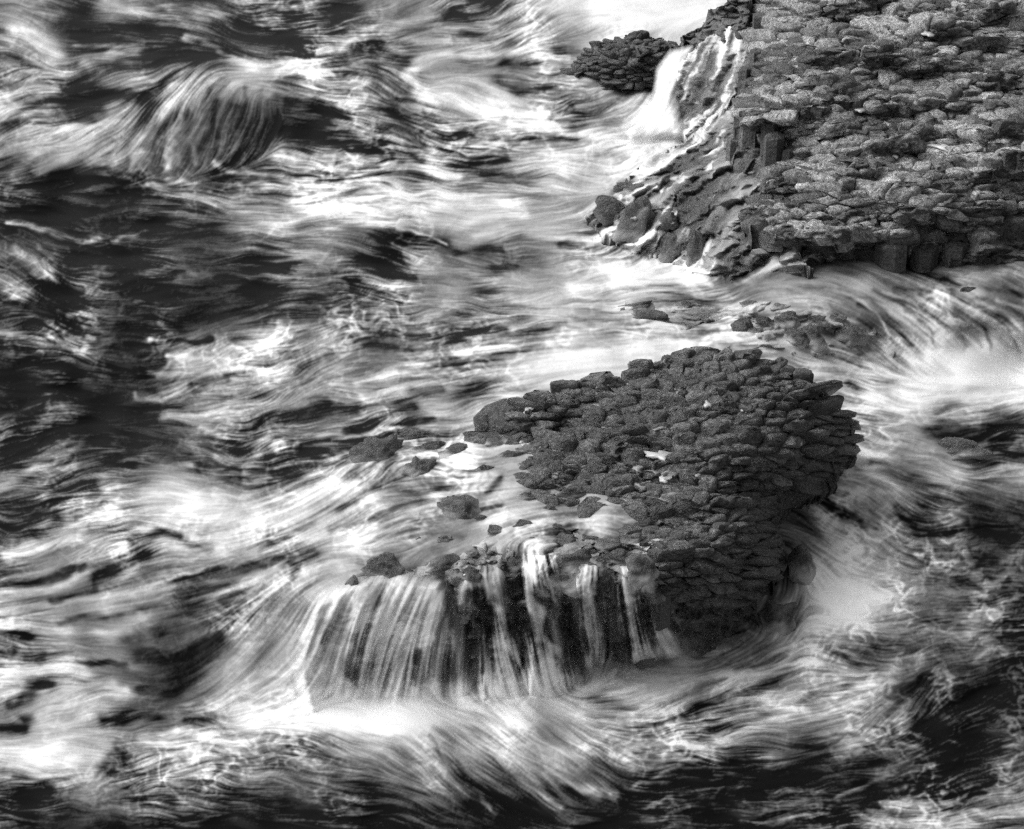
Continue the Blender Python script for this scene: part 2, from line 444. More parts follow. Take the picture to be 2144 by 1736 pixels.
    S(1900,720,1910,760,10,80), S(1950,740,2144,730,22,85), S(1830,830,2000,800,2144,790,20,85), S(1960,910,2050,920,2110,905,14,16),
    S(1980,940,2020,945,10,18), S(2040,935,2070,930,8,45), S(1990,960,2144,990,10,70), S(1770,1000,1830,1040,5,68), S(1700,1040,1780,1080,1830,1110,8,32),
    S(1880,1060,1900,1090,1960,1090,6,34), S(1760,1130,1850,1170,14,58), S(1700,1190,1760,1240,1800,1270,14,85), S(1740,1280,1800,1270,1860,1250,14,80),
    S(1790,900,1880,920,1950,930,6,55), S(1800,970,1900,960,2000,990,8,64), S(1650,1240,1640,1300,1600,1350,12,58),
    # running over the wet shelf and the mound
    S(1500,90,1480,130,1440,160,6,62), S(1500,110,1495,150,1460,210,7,60), S(1530,110,1525,160,1510,210,7,58), S(1555,100,1550,180,5,55),
    S(1470,140,1445,190,1430,230,8,30), S(1480,190,1470,230,8,30), S(1515,150,1500,230,4,32), S(1540,210,1490,250,1440,290,8,60),
    S(1400,110,1390,170,1380,220,1350,270,22,85), S(1440,95,1400,130,1380,170,12,85), S(1480,240,1440,260,1410,290,8,62),
    S(1560,250,1480,310,1400,350,4,62), S(1540,230,1500,270,1430,320,4,30), S(1520,300,1450,340,1380,380,4,60), S(1480,300,1410,340,1360,360,6,28),
    S(1380,400,1400,380,1440,372,6,82), S(1400,440,1390,460,1360,490,5,78), S(1310,410,1280,440,1250,470,6,60), S(1340,420,1300,470,6,55),
    S(1420,440,1400,470,1340,500,5,72), S(1440,480,1430,520,8,64), S(1460,500,1455,540,8,58), S(1350,500,1340,530,8,58), S(1380,490,1375,525,5,55),
    S(1520,460,1480,520,1460,570,6,60), S(1550,480,1510,540,1490,575,6,58), S(1500,440,1450,480,1430,500,5,30), S(1580,500,1540,560,4,52),
    S(1500,400,1450,430,1420,440,5,34), S(1560,380,1600,370,1640,380,10,58), S(1540,440,1580,410,8,52), S(1600,520,1560,560,5,34),
    S(1450,300,1400,340,1360,370,4,60), S(1500,320,1440,370,1390,395,5,64), S(1560,320,1500,370,1450,400,4,58), S(1400,390,1350,400,1310,430,5,66), S(1440,420,1410,450,1380,480,4,66), S(1360,440,1330,480,1310,505,5,60),
    S(1480,420,1450,470,1440,500,5,64), S(1520,380,1480,430,1460,470,4,58), S(1600,440,1550,500,1520,560,6,58), S(1640,500,1600,560,1560,590,6,58), S(1640,380,1590,420,1540,470,7,52), S(1620,470,1570,540,5,56),
    S(1430,390,1470,360,1500,350,6,32), S(1320,440,1360,430,8,18), S(1450,520,1440,540,5,22),
]
for k in range(15):            # strands of the channel falls
    x, y = 1735 + 29 * k, 597 + 2.2 * k
    STREAKS.append(S(x, y, x + 62, y + 26, x + 118, y + 78, x + 140, y + 122, 3.2 + (k % 3), (66, 44, 60, 40)[k % 4]))
# foam broken into cells: u, v, radius u, radius v, strength
LACE = [(1900,1280,190,170,.9), (1980,1180,120,110,.8), (600,1610,190,80,.55), (700,670,170,45,.9), (90,660,130,90,.6), (1990,1480,180,150,.7),
        (2050,1650,150,110,.8), (1390,1610,70,60,.5), (300,1600,120,80,.5), (440,720,120,50,.5), (150,520,140,60,.5), (1820,1080,130,130,.6), (420,385,160,30,.5)]

BOULDERS = [
    (1555,690,28,22,'flat wet boulder, leftmost of the row above the islet in the channel'),
    (1605,682,20,20,'small boulder wedged between two white rivulets in the channel'),
    (1590,700,22,12,'half drowned boulder below the wedged small one in the channel'),
    (1650,672,30,20,'dark boulder above the biggest pair in the channel'),
    (1668,708,34,26,'left one of the biggest pair of boulders in the channel'),
    (1702,716,26,34,'right one of the biggest pair of boulders in the channel'),
    (1708,672,22,14,'boulder with white water on its left side in the channel'),
    (1748,668,18,12,'small boulder on the crest right of the white rivulets'),
    (1778,706,32,30,'rounded boulder at the start of the channel falls'),
    (1575,640,22,9,'thin dark rock showing in the upper channel'),
    (1635,645,18,10,'small dark rock at the bend of the upper channel'),
    (1330,645,50,14,'long flat dark ledge near the left mouth of the channel'),
    (1360,668,48,20,'low rounded ledge under the long flat one in the channel mouth'),
    (1440,645,26,14,'broad wet rock left of the channel boulders'),
    (1454,752,32,26,'dark boulder crowning the far peak of the islet'),
    (2030,608,22,8,'small dark rock alone in the water below the headland'),
    (880,985,28,30,'pointed dark boulder alone left of the islet in the wash'),
    (800,955,48,34,'dark ridge of rock under the white rivulet left of the islet'),
    (905,940,36,18,'low boulder behind the pointed one'),
    (960,948,32,18,'low boulder between the wash and the left tip of the islet'),
    (870,915,40,14,'long flat boulder farthest from the islet in the wash'),
    (970,1072,46,32,'smooth arched boulder veiled by silky water'),
    (1200,1032,30,16,'dark wet boulder poking through foam on the washed over edge'),
    (1040,1120,28,18,'left of the two low boulders above the falls'),
    (1095,1105,30,14,'right of the two low boulders above the falls'),
    (1165,1106,18,10,'small dark boulder in white foam beside the two low ones'),
    (1185,1135,30,24,'rounded boulder above the bright twin waterfalls'),
    (1235,1135,24,20,'rough boulder right of the rounded one above the falls'),
    (1215,1175,56,30,'long dark boulder at the lip right of the bright waterfall'),
    (1130,1155,40,18,'grey boulder with water running over it at the lip'),
    (990,1165,18,12,'little boulder at the lip above the broad curtain'),
    (930,1185,40,22,'rounded boulder at the lip of the broad waterfall curtain'),
    (850,1160,40,20,'boulder with its top just clear above the broad curtain'),
    (800,1195,44,32,'sloping boulder at the left end of the lip'),
    (735,1235,30,22,'lowest boulder at the left foot of the lip'),
    (1080,1185,26,16,'dark boulder between the two bright waterfalls at the lip'),
    (985,1205,30,20,'knobbly boulder at the head of the left bright waterfall'),
    (1345,1195,36,34,'square dark boulder at the right end of the lip'),
    (1185,1215,40,30,'overhanging dark block right of the bright waterfall'),
    (1330,470,48,48,'biggest round boulder on the wet shelf below the headland'),
    (1290,450,40,34,'sloping boulder at the outer corner of the wet shelf'),
    (1335,400,32,18,'flat dark rock on the seaward side of the wet shelf'),
    (1310,395,18,16,'small rock at the seaward tip above the flat one'),
    (1400,465,24,26,'boulder beside the bright rivulet on the wet shelf'),
    (1400,525,28,30,'domed boulder with a little fall over it on the wet shelf'),
    (1460,540,30,40,'domed boulder with water fanning over it at the shelf foot'),
    (2010,945,52,26,'dark drowned rock in the pool right of the islet'),
    (1680,1190,30,50,'pale wet rock leaning on the right foot of the islet'),
    (1630,1300,40,50,'pale smooth rock under the right front corner of the islet'),
    (950,1440,40,22,'grey drowned boulder at the foot of the falls'),
    (1070,1430,22,34,'pointed boulder splitting the foot of the left bright waterfall'),
]
TIPS = [(1010,985,20,12),(1060,955,26,12),(1120,975,30,14),(1180,985,24,10),(1230,965,28,12),(1270,990,20,9),(1290,1030,24,12),(1225,1000,18,8),(1150,1010,16,8),(1100,1040,20,9),
        (1250,1065,22,10),(1310,1075,22,10),(1350,1100,26,14),(1280,1100,22,11),(1325,1130,24,12),(1275,1140,28,14),(1300,1170,26,15),(1255,1175,20,12),(1060,1175,20,10),
        (1010,1085,14,6),(1150,1065,16,7),(930,1130,22,9),(880,1135,20,9),(1385,1150,26,16),(1120,1130,16,8),(1045,930,24,12),(1105,945,26,12)]

# ------------------------------------------------------------------ the raster of foam with painted light and shade
G = 1.85
MU, MV = 96, 64
us = np.arange(-MU, W + MU + G, G); vsx = np.arange(-MV, H + MV + G, G)
NX, NY = len(us), len(vsx)
U, V = np.meshgrid(us, vsx)


def bilin(a, x, y):
    x = np.clip(x, 0, a.shape[1] - 1.001); y = np.clip(y, 0, a.shape[0] - 1.001)
    i = x.astype(int); j = y.astype(int); fx = x - i; fy = y - j
    return (a[j, i] * (1 - fx) + a[j, i + 1] * fx) * (1 - fy) + (a[j + 1, i] * (1 - fx) + a[j + 1, i + 1] * fx) * fy


wob = 26
cu = (U + wob * fbm(U / 140, V / 90, 3)) / W * 32 - 0.5
cv = (V + wob * 0.7 * fbm(U / 120 + 40, V / 80 + 9, 3)) / H * 26 - 0.5
B = blur(bilin(FOAM_SHADE, cu, cv), 8)

f_c = np.full(U.shape, 0.06); f_s = np.zeros(U.shape)
ang0 = -0.10 + 0.25 * fbm(U / 400, V / 300, 2)
f_c = 0.06 * np.cos(2 * ang0); f_s = 0.06 * np.sin(2 * ang0)
for pts, w, val in STREAKS:
    sig = max(2.2 * w, 34)
    for (p, q) in zip(pts[:-1], pts[1:]):
        R = 2.6 * sig
        i0 = max(0, int((min(p[0], q[0]) - R + MU) / G)); i1 = min(NX, int((max(p[0], q[0]) + R + MU) / G) + 1)
        j0 = max(0, int((min(p[1], q[1]) - R + MV) / G)); j1 = min(NY, int((max(p[1], q[1]) + R + MV) / G) + 1)
        if i1 <= i0 or j1 <= j0: continue
        sl = (slice(j0, j1), slice(i0, i1))
        g = np.exp(-seg_dist(U[sl], V[sl], p, q) ** 2 / (2 * sig * sig))
        a = 2 * math.atan2(q[1] - p[1], q[0] - p[0])
        f_c[sl] += g * math.cos(a); f_s[sl] += g * math.sin(a)
    if val is not None:
        xs = [p[0] for p in pts]; ys = [p[1] for p in pts]; R = 4 * w + 30
        i0 = max(0, int((min(xs) - R + MU) / G)); i1 = min(NX, int((max(xs) + R + MU) / G) + 1)
        j0 = max(0, int((min(ys) - R + MV) / G)); j1 = min(NY, int((max(ys) + R + MV) / G) + 1)
        sl = (slice(j0, j1), slice(i0, i1))
        uu = U[sl] + 9 * fbm(U[sl] / 55, V[sl] / 40, 3); vv = V[sl] + 7 * fbm(U[sl] / 60 + 30, V[sl] / 40 + 7, 3)
        d = np.full(uu.shape, 1e9)
        for (p, q) in zip(pts[:-1], pts[1:]): d = np.minimum(d, seg_dist(uu, vv, p, q))
        k = np.exp(-d ** 2 / (2 * w * w)) * (0.80 + 0.3 * fbm(U[sl] / 30 + 60, V[sl] / 22, 2))
        k = np.clip(k, 0, 1)
        B[sl] = B[sl] * (1 - k) + k * val / 100.0
# water torn to an even white or drawn out to silk: u, v, radius u, radius v, foam, strength
SOFT = [(800,1500,260,38,.93,.85), (760,1480,60,40,.9,.6), (1370,20,150,50,.88,.8), (2060,770,150,55,.90,.85), (1765,1255,85,60,.92,.85), (1385,265,50,45,.84,.7),
        (1350,580,130,26,.86,.6), (1250,760,190,38,.84,.6), (1120,470,200,26,.80,.4), (80,1580,120,50,.86,.6), (1100,1490,220,40,.80,.6), (560,1400,90,80,.62,.5),
        (1380,1440,160,40,.74,.6), (380,1045,120,30,.82,.4), (2000,820,140,30,.86,.7), (600,1075,110,40,.74,.4),
        (960,1600,290,85,None,.5), (420,270,240,80,None,.5)]
for (a, b_, ru, rv) in [t[:4] for t in BOULDERS] + TIPS:       # foam gathers round every rock
    if 1225 < a < 1520 and 380 < b_ < 560: continue
    q = ((U - a) / (ru * 1.25 + 6)) ** 2 + ((V - b_ - rv * .45) / (rv * .8 + 6)) ** 2
    k = 0.6 * np.exp(-q ** 2)
    B = B * (1 - k) + np.maximum(B, .76) * k
for (a, b_, ru, rv) in TIPS + [t[:4] for t in BOULDERS if 780 < t[0] < 1400 and 900 < t[1] < 1200]:   # rock seen through thin water round the tips
    c_, s_ = math.cos(-.42), math.sin(-.42)
    du, dv = U - a + 14, V - b_ - 4
    q = ((du * c_ + dv * s_) / (ru * 2.3 + 8)) ** 2 + ((-du * s_ + dv * c_) / (rv * .9 + 5)) ** 2
    B = B * (1 - 0.40 * np.exp(-q)) + .40 * 0.40 * np.exp(-q)
SOFTM = np.zeros(U.shape)
for (a, b_, ra, rb, val, st) in SOFT:
    k = st * np.exp(-(((U - a) / ra) ** 2 + ((V - b_) / rb) ** 2) ** 1.2)
    if val is not None: B = B * (1 - k) + k * val
    SOFTM = np.maximum(SOFTM, k)
# where the water is drawn out long and smooth
SILK = [(1050,1590,360,110,.3), (800,1350,220,150,1), (1090,1320,120,150,1), (600,1300,150,170,.9), (620,1080,200,90,.8), (350,1240,380,80,.75), (1950,680,260,90,.85),
        (1150,750,360,55,.8), (1390,220,60,110,1), (1100,1040,260,90,.85), (1350,1290,100,100,1), (1490,170,90,130,.8), (1500,520,120,90,.8), (400,1380,120,80,.9)]
SM = np.zeros(U.shape)
for (a, b_, ra, rb, st) in SILK:
    SM = np.maximum(SM, st * np.exp(-(((U - a) / ra) ** 2 + ((V - b_) / rb) ** 2) ** 1.5))
ANG0 = 0.5 * np.arctan2(blur(f_s, 6), blur(f_c, 6))
ANG = ANG0 + (1 - SM) * (0.20 * fbm(U / 90, V / 55, 3) + 0.26 * fbm(U / 42 + 5, V / 26 + 9, 3)) * (1 - 0.7 * SOFTM)
DX, DY = np.cos(ANG), np.sin(ANG)


def lic(src, step, n, DX=DX, DY=DY):
    """smear the noise along the flow"""
    acc = src.copy(); wt = 1.0
    JJ, II = np.mgrid[0:NY, 0:NX].astype(np.float32)
    for sgn in (1, -1):
        x, y = II.copy(), JJ.copy()
        px, py = sgn * DX, sgn * DY
        for k in range(n):
            i = np.clip(x + 0.5, 0, NX - 1).astype(np.int32); j = np.clip(y + 0.5, 0, NY - 1).astype(np.int32)
            idx = j * NX + i
            dx = DX.ravel()[idx]; dy = DY.ravel()[idx]
            s = np.where(dx * px + dy * py < 0, -1.0, 1.0)
            px, py = dx * s, dy * s
            x += (step * px).astype(np.float32); y += (step * py).astype(np.float32)
            wgt = 0.5 + 0.5 * math.cos(math.pi * (k + 1) / (n + 1))
            i = np.clip(x + 0.5, 0, NX - 1).astype(np.int32); j = np.clip(y + 0.5, 0, NY - 1).astype(np.int32)
            acc += wgt * src.ravel()[j * NX + i]
            if sgn == 1: wt += 2 * wgt
    return acc / wt


n0 = RNG.standard_normal((NY, NX)).astype(np.float32)
L1 = unit(lic(unit(blur(n0, 0.55)).astype(np.float32), 1.0, 18))
n1 = RNG.standard_normal((NY, NX)).astype(np.float32)
L2 = unit(lic(unit(blur(n1, 2.2)).astype(np.float32), 2.0, 13))
n2 = RNG.standard_normal((NY, NX)).astype(np.float32)
L3 = unit(lic(unit(blur(n2, 5.5)).astype(np.float32), 3.6, 12))
cs_, sn_ = np.cos(ANG0 + 0.05 * fbm(U / 120, V / 80, 2)), np.sin(ANG0 + 0.05 * fbm(U / 120, V / 80, 2))
K1 = unit(lic(unit(blur(RNG.standard_normal((NY, NX)), 0.8)).astype(np.float32), 2.0, 22, cs_, sn_))
K2 = unit(lic(unit(blur(RNG.standard_normal((NY, NX)), 2.4)).astype(np.float32), 4.0, 20, cs_, sn_))
L1 = L1 * (1 - SM) + K1 * SM; L2 = L2 * (1 - SM) + K2 * SM; L3 = L3 * (1 - 0.6 * SM)
clump = unit(blur(RNG.standard_normal((NY, NX)), 14))
# lace: ridges of warped noise
lu = U + 22 * fbm(U / 45, V / 32, 3); lv = V + 16 * fbm(U / 45 + 9, V / 32 + 3, 3)
r1 = 1 - np.abs(fbm(lu / 34, lv / 20, 3)) * 1.6
r2 = 1 - np.abs(fbm(lu / 15 + 40, lv / 9 + 8, 2)) * 1.5
lace = unit(blur(np.clip(r1, 0, 1) ** 2 * 0.9 + np.clip(r2, 0, 1) ** 2 * 0.35, 0.8) * (0.6 + 0.4 * np.tanh(clump)))
lm = np.zeros(U.shape)
for (a, b_, ra, rb, s) in LACE:
    lm = np.maximum(lm, s * np.exp(-((U - a) / ra) ** 2 - ((V - b_) / rb) ** 2))
fil = unit(np.clip(1 - np.abs(L2) * 1.3, 0, 1) ** 2 * (0.6 + 0.4 * np.tanh(clump)))      # thin bright threads
amp = np.clip(0.95 + 0.38 * unit(blur(RNG.standard_normal((NY, NX)), 22)), .35, 1.7)
det = amp * (0.40 * L1 + 0.52 * L2 + 0.48 * L3 + 0.16 * fil + 0.30 * clump + 0.30 * lace) * (1 - 0.78 * lm) + lm * (0.85 * lace + 0.22 * L1 + 0.2 * L3)
det = det * (1 - 0.72 * SOFTM)
grain = RNG.standard_normal((NY, NX))
env = 0.060 + 0.30 * np.clip(B, 0, 1) * np.clip(1.03 - B, 0, 1)
B = np.where(B < .6, B - 0.07 * (1 - B / .6), B)
B = 0.5 + (B - 0.52) * 1.10
B = np.where(B < .2, .125 + .40 * B, B)
BR = B + env * det
BR = BR + (0.40 - 0.25 * SOFTM) * (BR - blur(BR, 1.6)) + 0.12 * (BR - blur(BR, 5))
BR = np.clip(BR + 0.018 * grain, 0.11, 0.90)
LW, LF = 0.012, 0.80                         # what dark water and full foam return
FO_SHADE = np.clip((BR ** 2.2 * 0.92 - LW) / (LF - LW), 0, 1)  # brightness, shading included, becomes foam cover


def foam_shade_at(u, v):
    return bilin(FO_SHADE, (np.asarray(u) + MU) / G, (np.asarray(v) + MV) / G)


def bright_at(u, v):
    return bilin(BR, (np.asarray(u) + MU) / G, (np.asarray(v) + MV) / G)


def streak_at(u, v):
    x, y = (np.asarray(u) + MU) / G, (np.asarray(v) + MV) / G
    return 0.55 * bilin(L2, x, y) + 0.5 * bilin(L3, x, y) + 0.3 * bilin(L1, x, y)


# ------------------------------------------------------------------ the sea
SEA_Z = Spline([
    (-170,-140,.2),(1072,-140,.2),(1500,-110,.3),(2314,-140,.3),(0,50,.3),(300,50,.3),(600,60,.3),(1000,60,.5),(1300,60,.6),(0,250,.4),
    (150,330,.5),(250,215,.40),(330,190,.50),(420,172,.60),(540,172,.62),(660,185,.6),(780,210,.52),(400,250,.52),(520,250,.52),(640,260,.48),(470,330,.35),(560,340,.3),(300,320,.45),
    (180,290,.55),(300,400,.1),(500,400,.15),(150,400,.1),(700,300,.5),(900,300,.4),(1100,250,.5),(1250,270,.5),(1100,450,.5),(850,470,.6),
    (870,525,.35),(600,500,.4),(300,480,.2),(100,500,.3),(100,600,.5),(400,620,.45),(700,620,.6),(1000,600,.6),(1300,560,.7),(1450,590,.9),
    (0,800,.1),(250,850,.05),(250,720,.3),(500,780,.5),(700,720,.9),(500,950,.6),(700,860,.9),(650,980,1.0),(900,740,1.2),(1100,700,1.4),
    (1300,640,1.55),(1600,610,1.72),(1800,600,1.75),(2000,590,1.8),(2144,600,1.75),(2310,620,1.7),(1500,720,1.65),(1700,700,1.6),(1850,660,1.5),
    (1850,720,1.05),(1780,800,.95),(2000,690,1.35),(2000,760,.9),(2144,690,1.3),(2144,760,.6),(1900,820,.9),(2144,860,.5),(1900,930,.8),(1790,1000,.7),(1700,1065,.5),(1680,1190,.25),
    (2144,950,.4),(1850,1050,.3),(2144,1100,.2),(1750,1200,.15),(2000,1300,.0),(2310,1300,0),(1650,1350,.1),(1500,1420,.0),(1300,1450,.05),
    (1100,1480,.1),(850,1490,.25),(700,1480,.2),(500,1480,.1),(1072,1700,-.1),(300,1700,.0),(1800,1700,-.1),(-170,1600,.1),(0,1450,.15),
    (150,1350,.4),(400,1400,.25),(300,1320,.5),(0,1250,.5),(0,1000,.3),(200,1050,.5),(400,1080,.8),(250,1180,.65),(500,1200,1.0),(600,1120,1.25),
    (600,1250,1.1),(640,1350,.6),(750,1060,1.65),(850,950,1.5),(1000,960,2.05),(900,1050,1.85),(1000,1000,2.1),(1000,1100,2.1),(1150,1000,2.2),
    (1300,1000,2.25),(1200,1100,2.15),(1300,1140,2.1),(1150,1170,2.12),(950,1180,2.1),(800,1170,1.9),(720,1230,1.75),(720,1400,.3),(850,1300,.6),
    (950,1300,.5),(1150,1300,.5),(1300,1260,.5),(1450,1250,.15),(1450,1150,.9),(1550,1000,.9),(1450,900,1.4),(1300,850,1.6),(1650,850,1.1),
    (1600,1150,.3),(1760,900,.95),(950,900,1.5),(1950,300,.9),(1700,350,.9),(2310,300,.9),(1950,480,1.3),(1600,200,.7),(1380,120,.5),(1500,420,.7),
    (2310,1900,-.1),(-170,1880,0),(1072,1880,-.1),
])
zs = SEA_Z(U, V)
zs = zs + 0.004 * L2 + 0.022 * L3 + 0.04 * clump * (1 - SOFTM) + 0.006 * lm * lace
us2 = np.linspace(us[0], us[-1], int(NX * G / 1.95)); vs2 = np.linspace(vsx[0], vsx[-1], int(NY * G / 2.1))
U2, V2 = np.meshgrid(us2, vs2)
xq, yq = (U2 + MU) / G, (V2 + MV) / G
FO_SHADE2 = bilin(FO_SHADE, xq, yq)
P = world_at(U2, V2, bilin(zs, xq, yq))
# carry the sheet on to the horizon and to the sides, past what the picture holds
def grow(n, f0, f): return np.cumsum(f0 * f ** np.arange(n))
sh = P
padL = sh[:, :1] + np.stack([-grow(14, .5, 1.75), 0 * grow(14, 1, 1), 0 * grow(14, 1, 1)], -1)[::-1][None]
padR = sh[:, -1:] + np.stack([grow(14, .5, 1.75), 0 * grow(14, 1, 1), 0 * grow(14, 1, 1)], -1)[None]
sh = np.concatenate([padL, sh, padR], 1)
top = sh[:1] + np.stack([0 * grow(16, 1, 1), grow(16, .5, 1.7), 0 * grow(16, 1, 1)], -1)[::-1][:, None]
bot = sh[-1:] + np.stack([0 * grow(10, 1, 1), -grow(10, .3, 1.5), 0 * grow(10, 1, 1)], -1)[:, None]
sh = np.concatenate([top, sh, bot], 0)
fo_all = np.pad(FO_SHADE2, ((16, 10), (14, 14)), mode='reflect')
far = np.ones(fo_all.shape)
far[16:-10, 14:-14] = 1 - np.minimum(sstep(0, 45, np.minimum(U2 + MU, W + MU - U2)), sstep(0, 40, np.minimum(V2 + MV, H + MV - V2)))
ny, nx = sh.shape[:2]
ids = np.arange(ny * nx).reshape(ny, nx)
quads = np.stack([ids[1:, :-1], ids[1:, 1:], ids[:-1, 1:], ids[:-1, :-1]], -1).reshape(-1, 4)
sea = mesh_ob('sea', sh.reshape(-1, 3), quads, M_WATER, attrs={'foam': fo_all, 'far': far})  # the foam attribute also carries painted light and shade
sea['kind'] = 'structure'
sea['label'] = 'dark sea water streaked with white foam'


# ------------------------------------------------------------------ rock surfaces
def body(name, poly, zf, mat, parent, base, step=4.0, rough=0.10, sink=0.0, drop=-1.5, foam=None, nscale=1.0, ribs=0.0):
    """a rock mass: its visible surface, closed downward all round"""
    xs = [p[0] for p in poly]; ys = [p[1] for p in poly]
    a = np.arange(min(xs) - step, max(xs) + 2 * step, step); b_ = np.arange(min(ys) - step, max(ys) + 2 * step, step * 0.7)
    uu, vv = np.meshgrid(a, b_)
    wu = uu + 5 * fbm(uu / 30, vv / 20, 2); wv = vv + 4 * fbm(uu / 30 + 8, vv / 20 + 3, 2)
    m = inside(poly, wu, wv)
    cell = m[:-1, :-1] & m[1:, :-1] & m[:-1, 1:] & m[1:, 1:]
    z = zf(uu, vv) - sink
    n = fbm(uu / 46 * nscale, vv / 26 * nscale, 5); rg = 1 - np.abs(fbm(uu / 24 * nscale + 3, vv / 12 * nscale + 50, 3))
    z = z + rough * (n * 0.7 + rg * 0.6 - 0.3)
    if ribs: z = z + ribs * (bilin(L2, (uu + MU) / G, (vv + MV) / G) + bilin(L3, (uu + MU) / G, (vv + MV) / G))
    p = world_at(uu, vv, z)
    # relief that also stands out of steep faces
    p[..., 1] -= rough * 0.8 * (fbm(uu / 20 * nscale + 70, vv / 16 * nscale, 4))
    p[..., 0] += rough * 0.6 * (fbm(uu / 22 * nscale + 20, vv / 18 * nscale + 90, 4))
    gy, gx = uu.shape
    idx = np.full(gy * gx, -1); ids = np.arange(gy * gx).reshape(gy, gx)
    q = np.stack([ids[1:, :-1], ids[1:, 1:], ids[:-1, 1:], ids[:-1, :-1]], -1)[cell]
    used = np.unique(q); idx[used] = np.arange(len(used))
    verts = p.reshape(-1, 3)[used]; q = idx[q]
    e = {}
    for f4 in q:
        for k in range(4):
            i, j = int(f4[k]), int(f4[(k + 1) % 4])
            if (j, i) in e: del e[(j, i)]
            else: e[(i, j)] = 1
    rim = sorted({i for ed in e for i in ed})
    NR = 6
    vl0 = verts[rim].copy(); nv = len(verts); nr = len(rim); pos = {i: k for k, i in enumerate(rim)}
    rows = []
    for k in range(1, NR + 1):
        vl = vl0.copy(); vl[:, 2] = vl0[:, 2] + (drop - vl0[:, 2]) * (k / NR) ** 1.3
        for ax in (0, 1):
            vl[:, ax] += 0.16 * fbm(vl0[:, 0] * 2.3 + 40 * ax, vl0[:, 1] * 2.3 + vl[:, 2] * 2.1, 3)
        rows.append(vl)
    sk = []
    for (i, j) in e:
        top_i, top_j = i, j
        for k in range(NR):
            bi, bj = nv + k * nr + pos[i], nv + k * nr + pos[j]
            sk.append((top_j, top_i, bi, bj)); top_i, top_j = bi, bj
    verts = np.concatenate([verts] + rows); q = np.concatenate([q, np.array(sk)])
    at = None
    if foam is not None:
        fu, fv = uu.ravel()[used], vv.ravel()[used]
        fa = foam(fu, fv)
        at = {'foam': np.r_[fa, np.zeros(nr * NR)]}
    return mesh_ob(name, verts - np.array(base), q, mat, parent, attrs=at)


def clip_cell(poly, mx, my, nx_, ny_):
    out = []
    n = len(poly)
    for i in range(n):
        p = poly[i]; q = poly[(i + 1) % n]
        dp = (p[0] - mx) * nx_ + (p[1] - my) * ny_; dq = (q[0] - mx) * nx_ + (q[1] - my) * ny_
        if dp <= 0: out.append(p)
        if (dp < 0) != (dq < 0) and dp != dq:
            t = dp / (dp - dq); out.append((p[0] + t * (q[0] - p[0]), p[1] + t * (q[1] - p[1])))
    return out


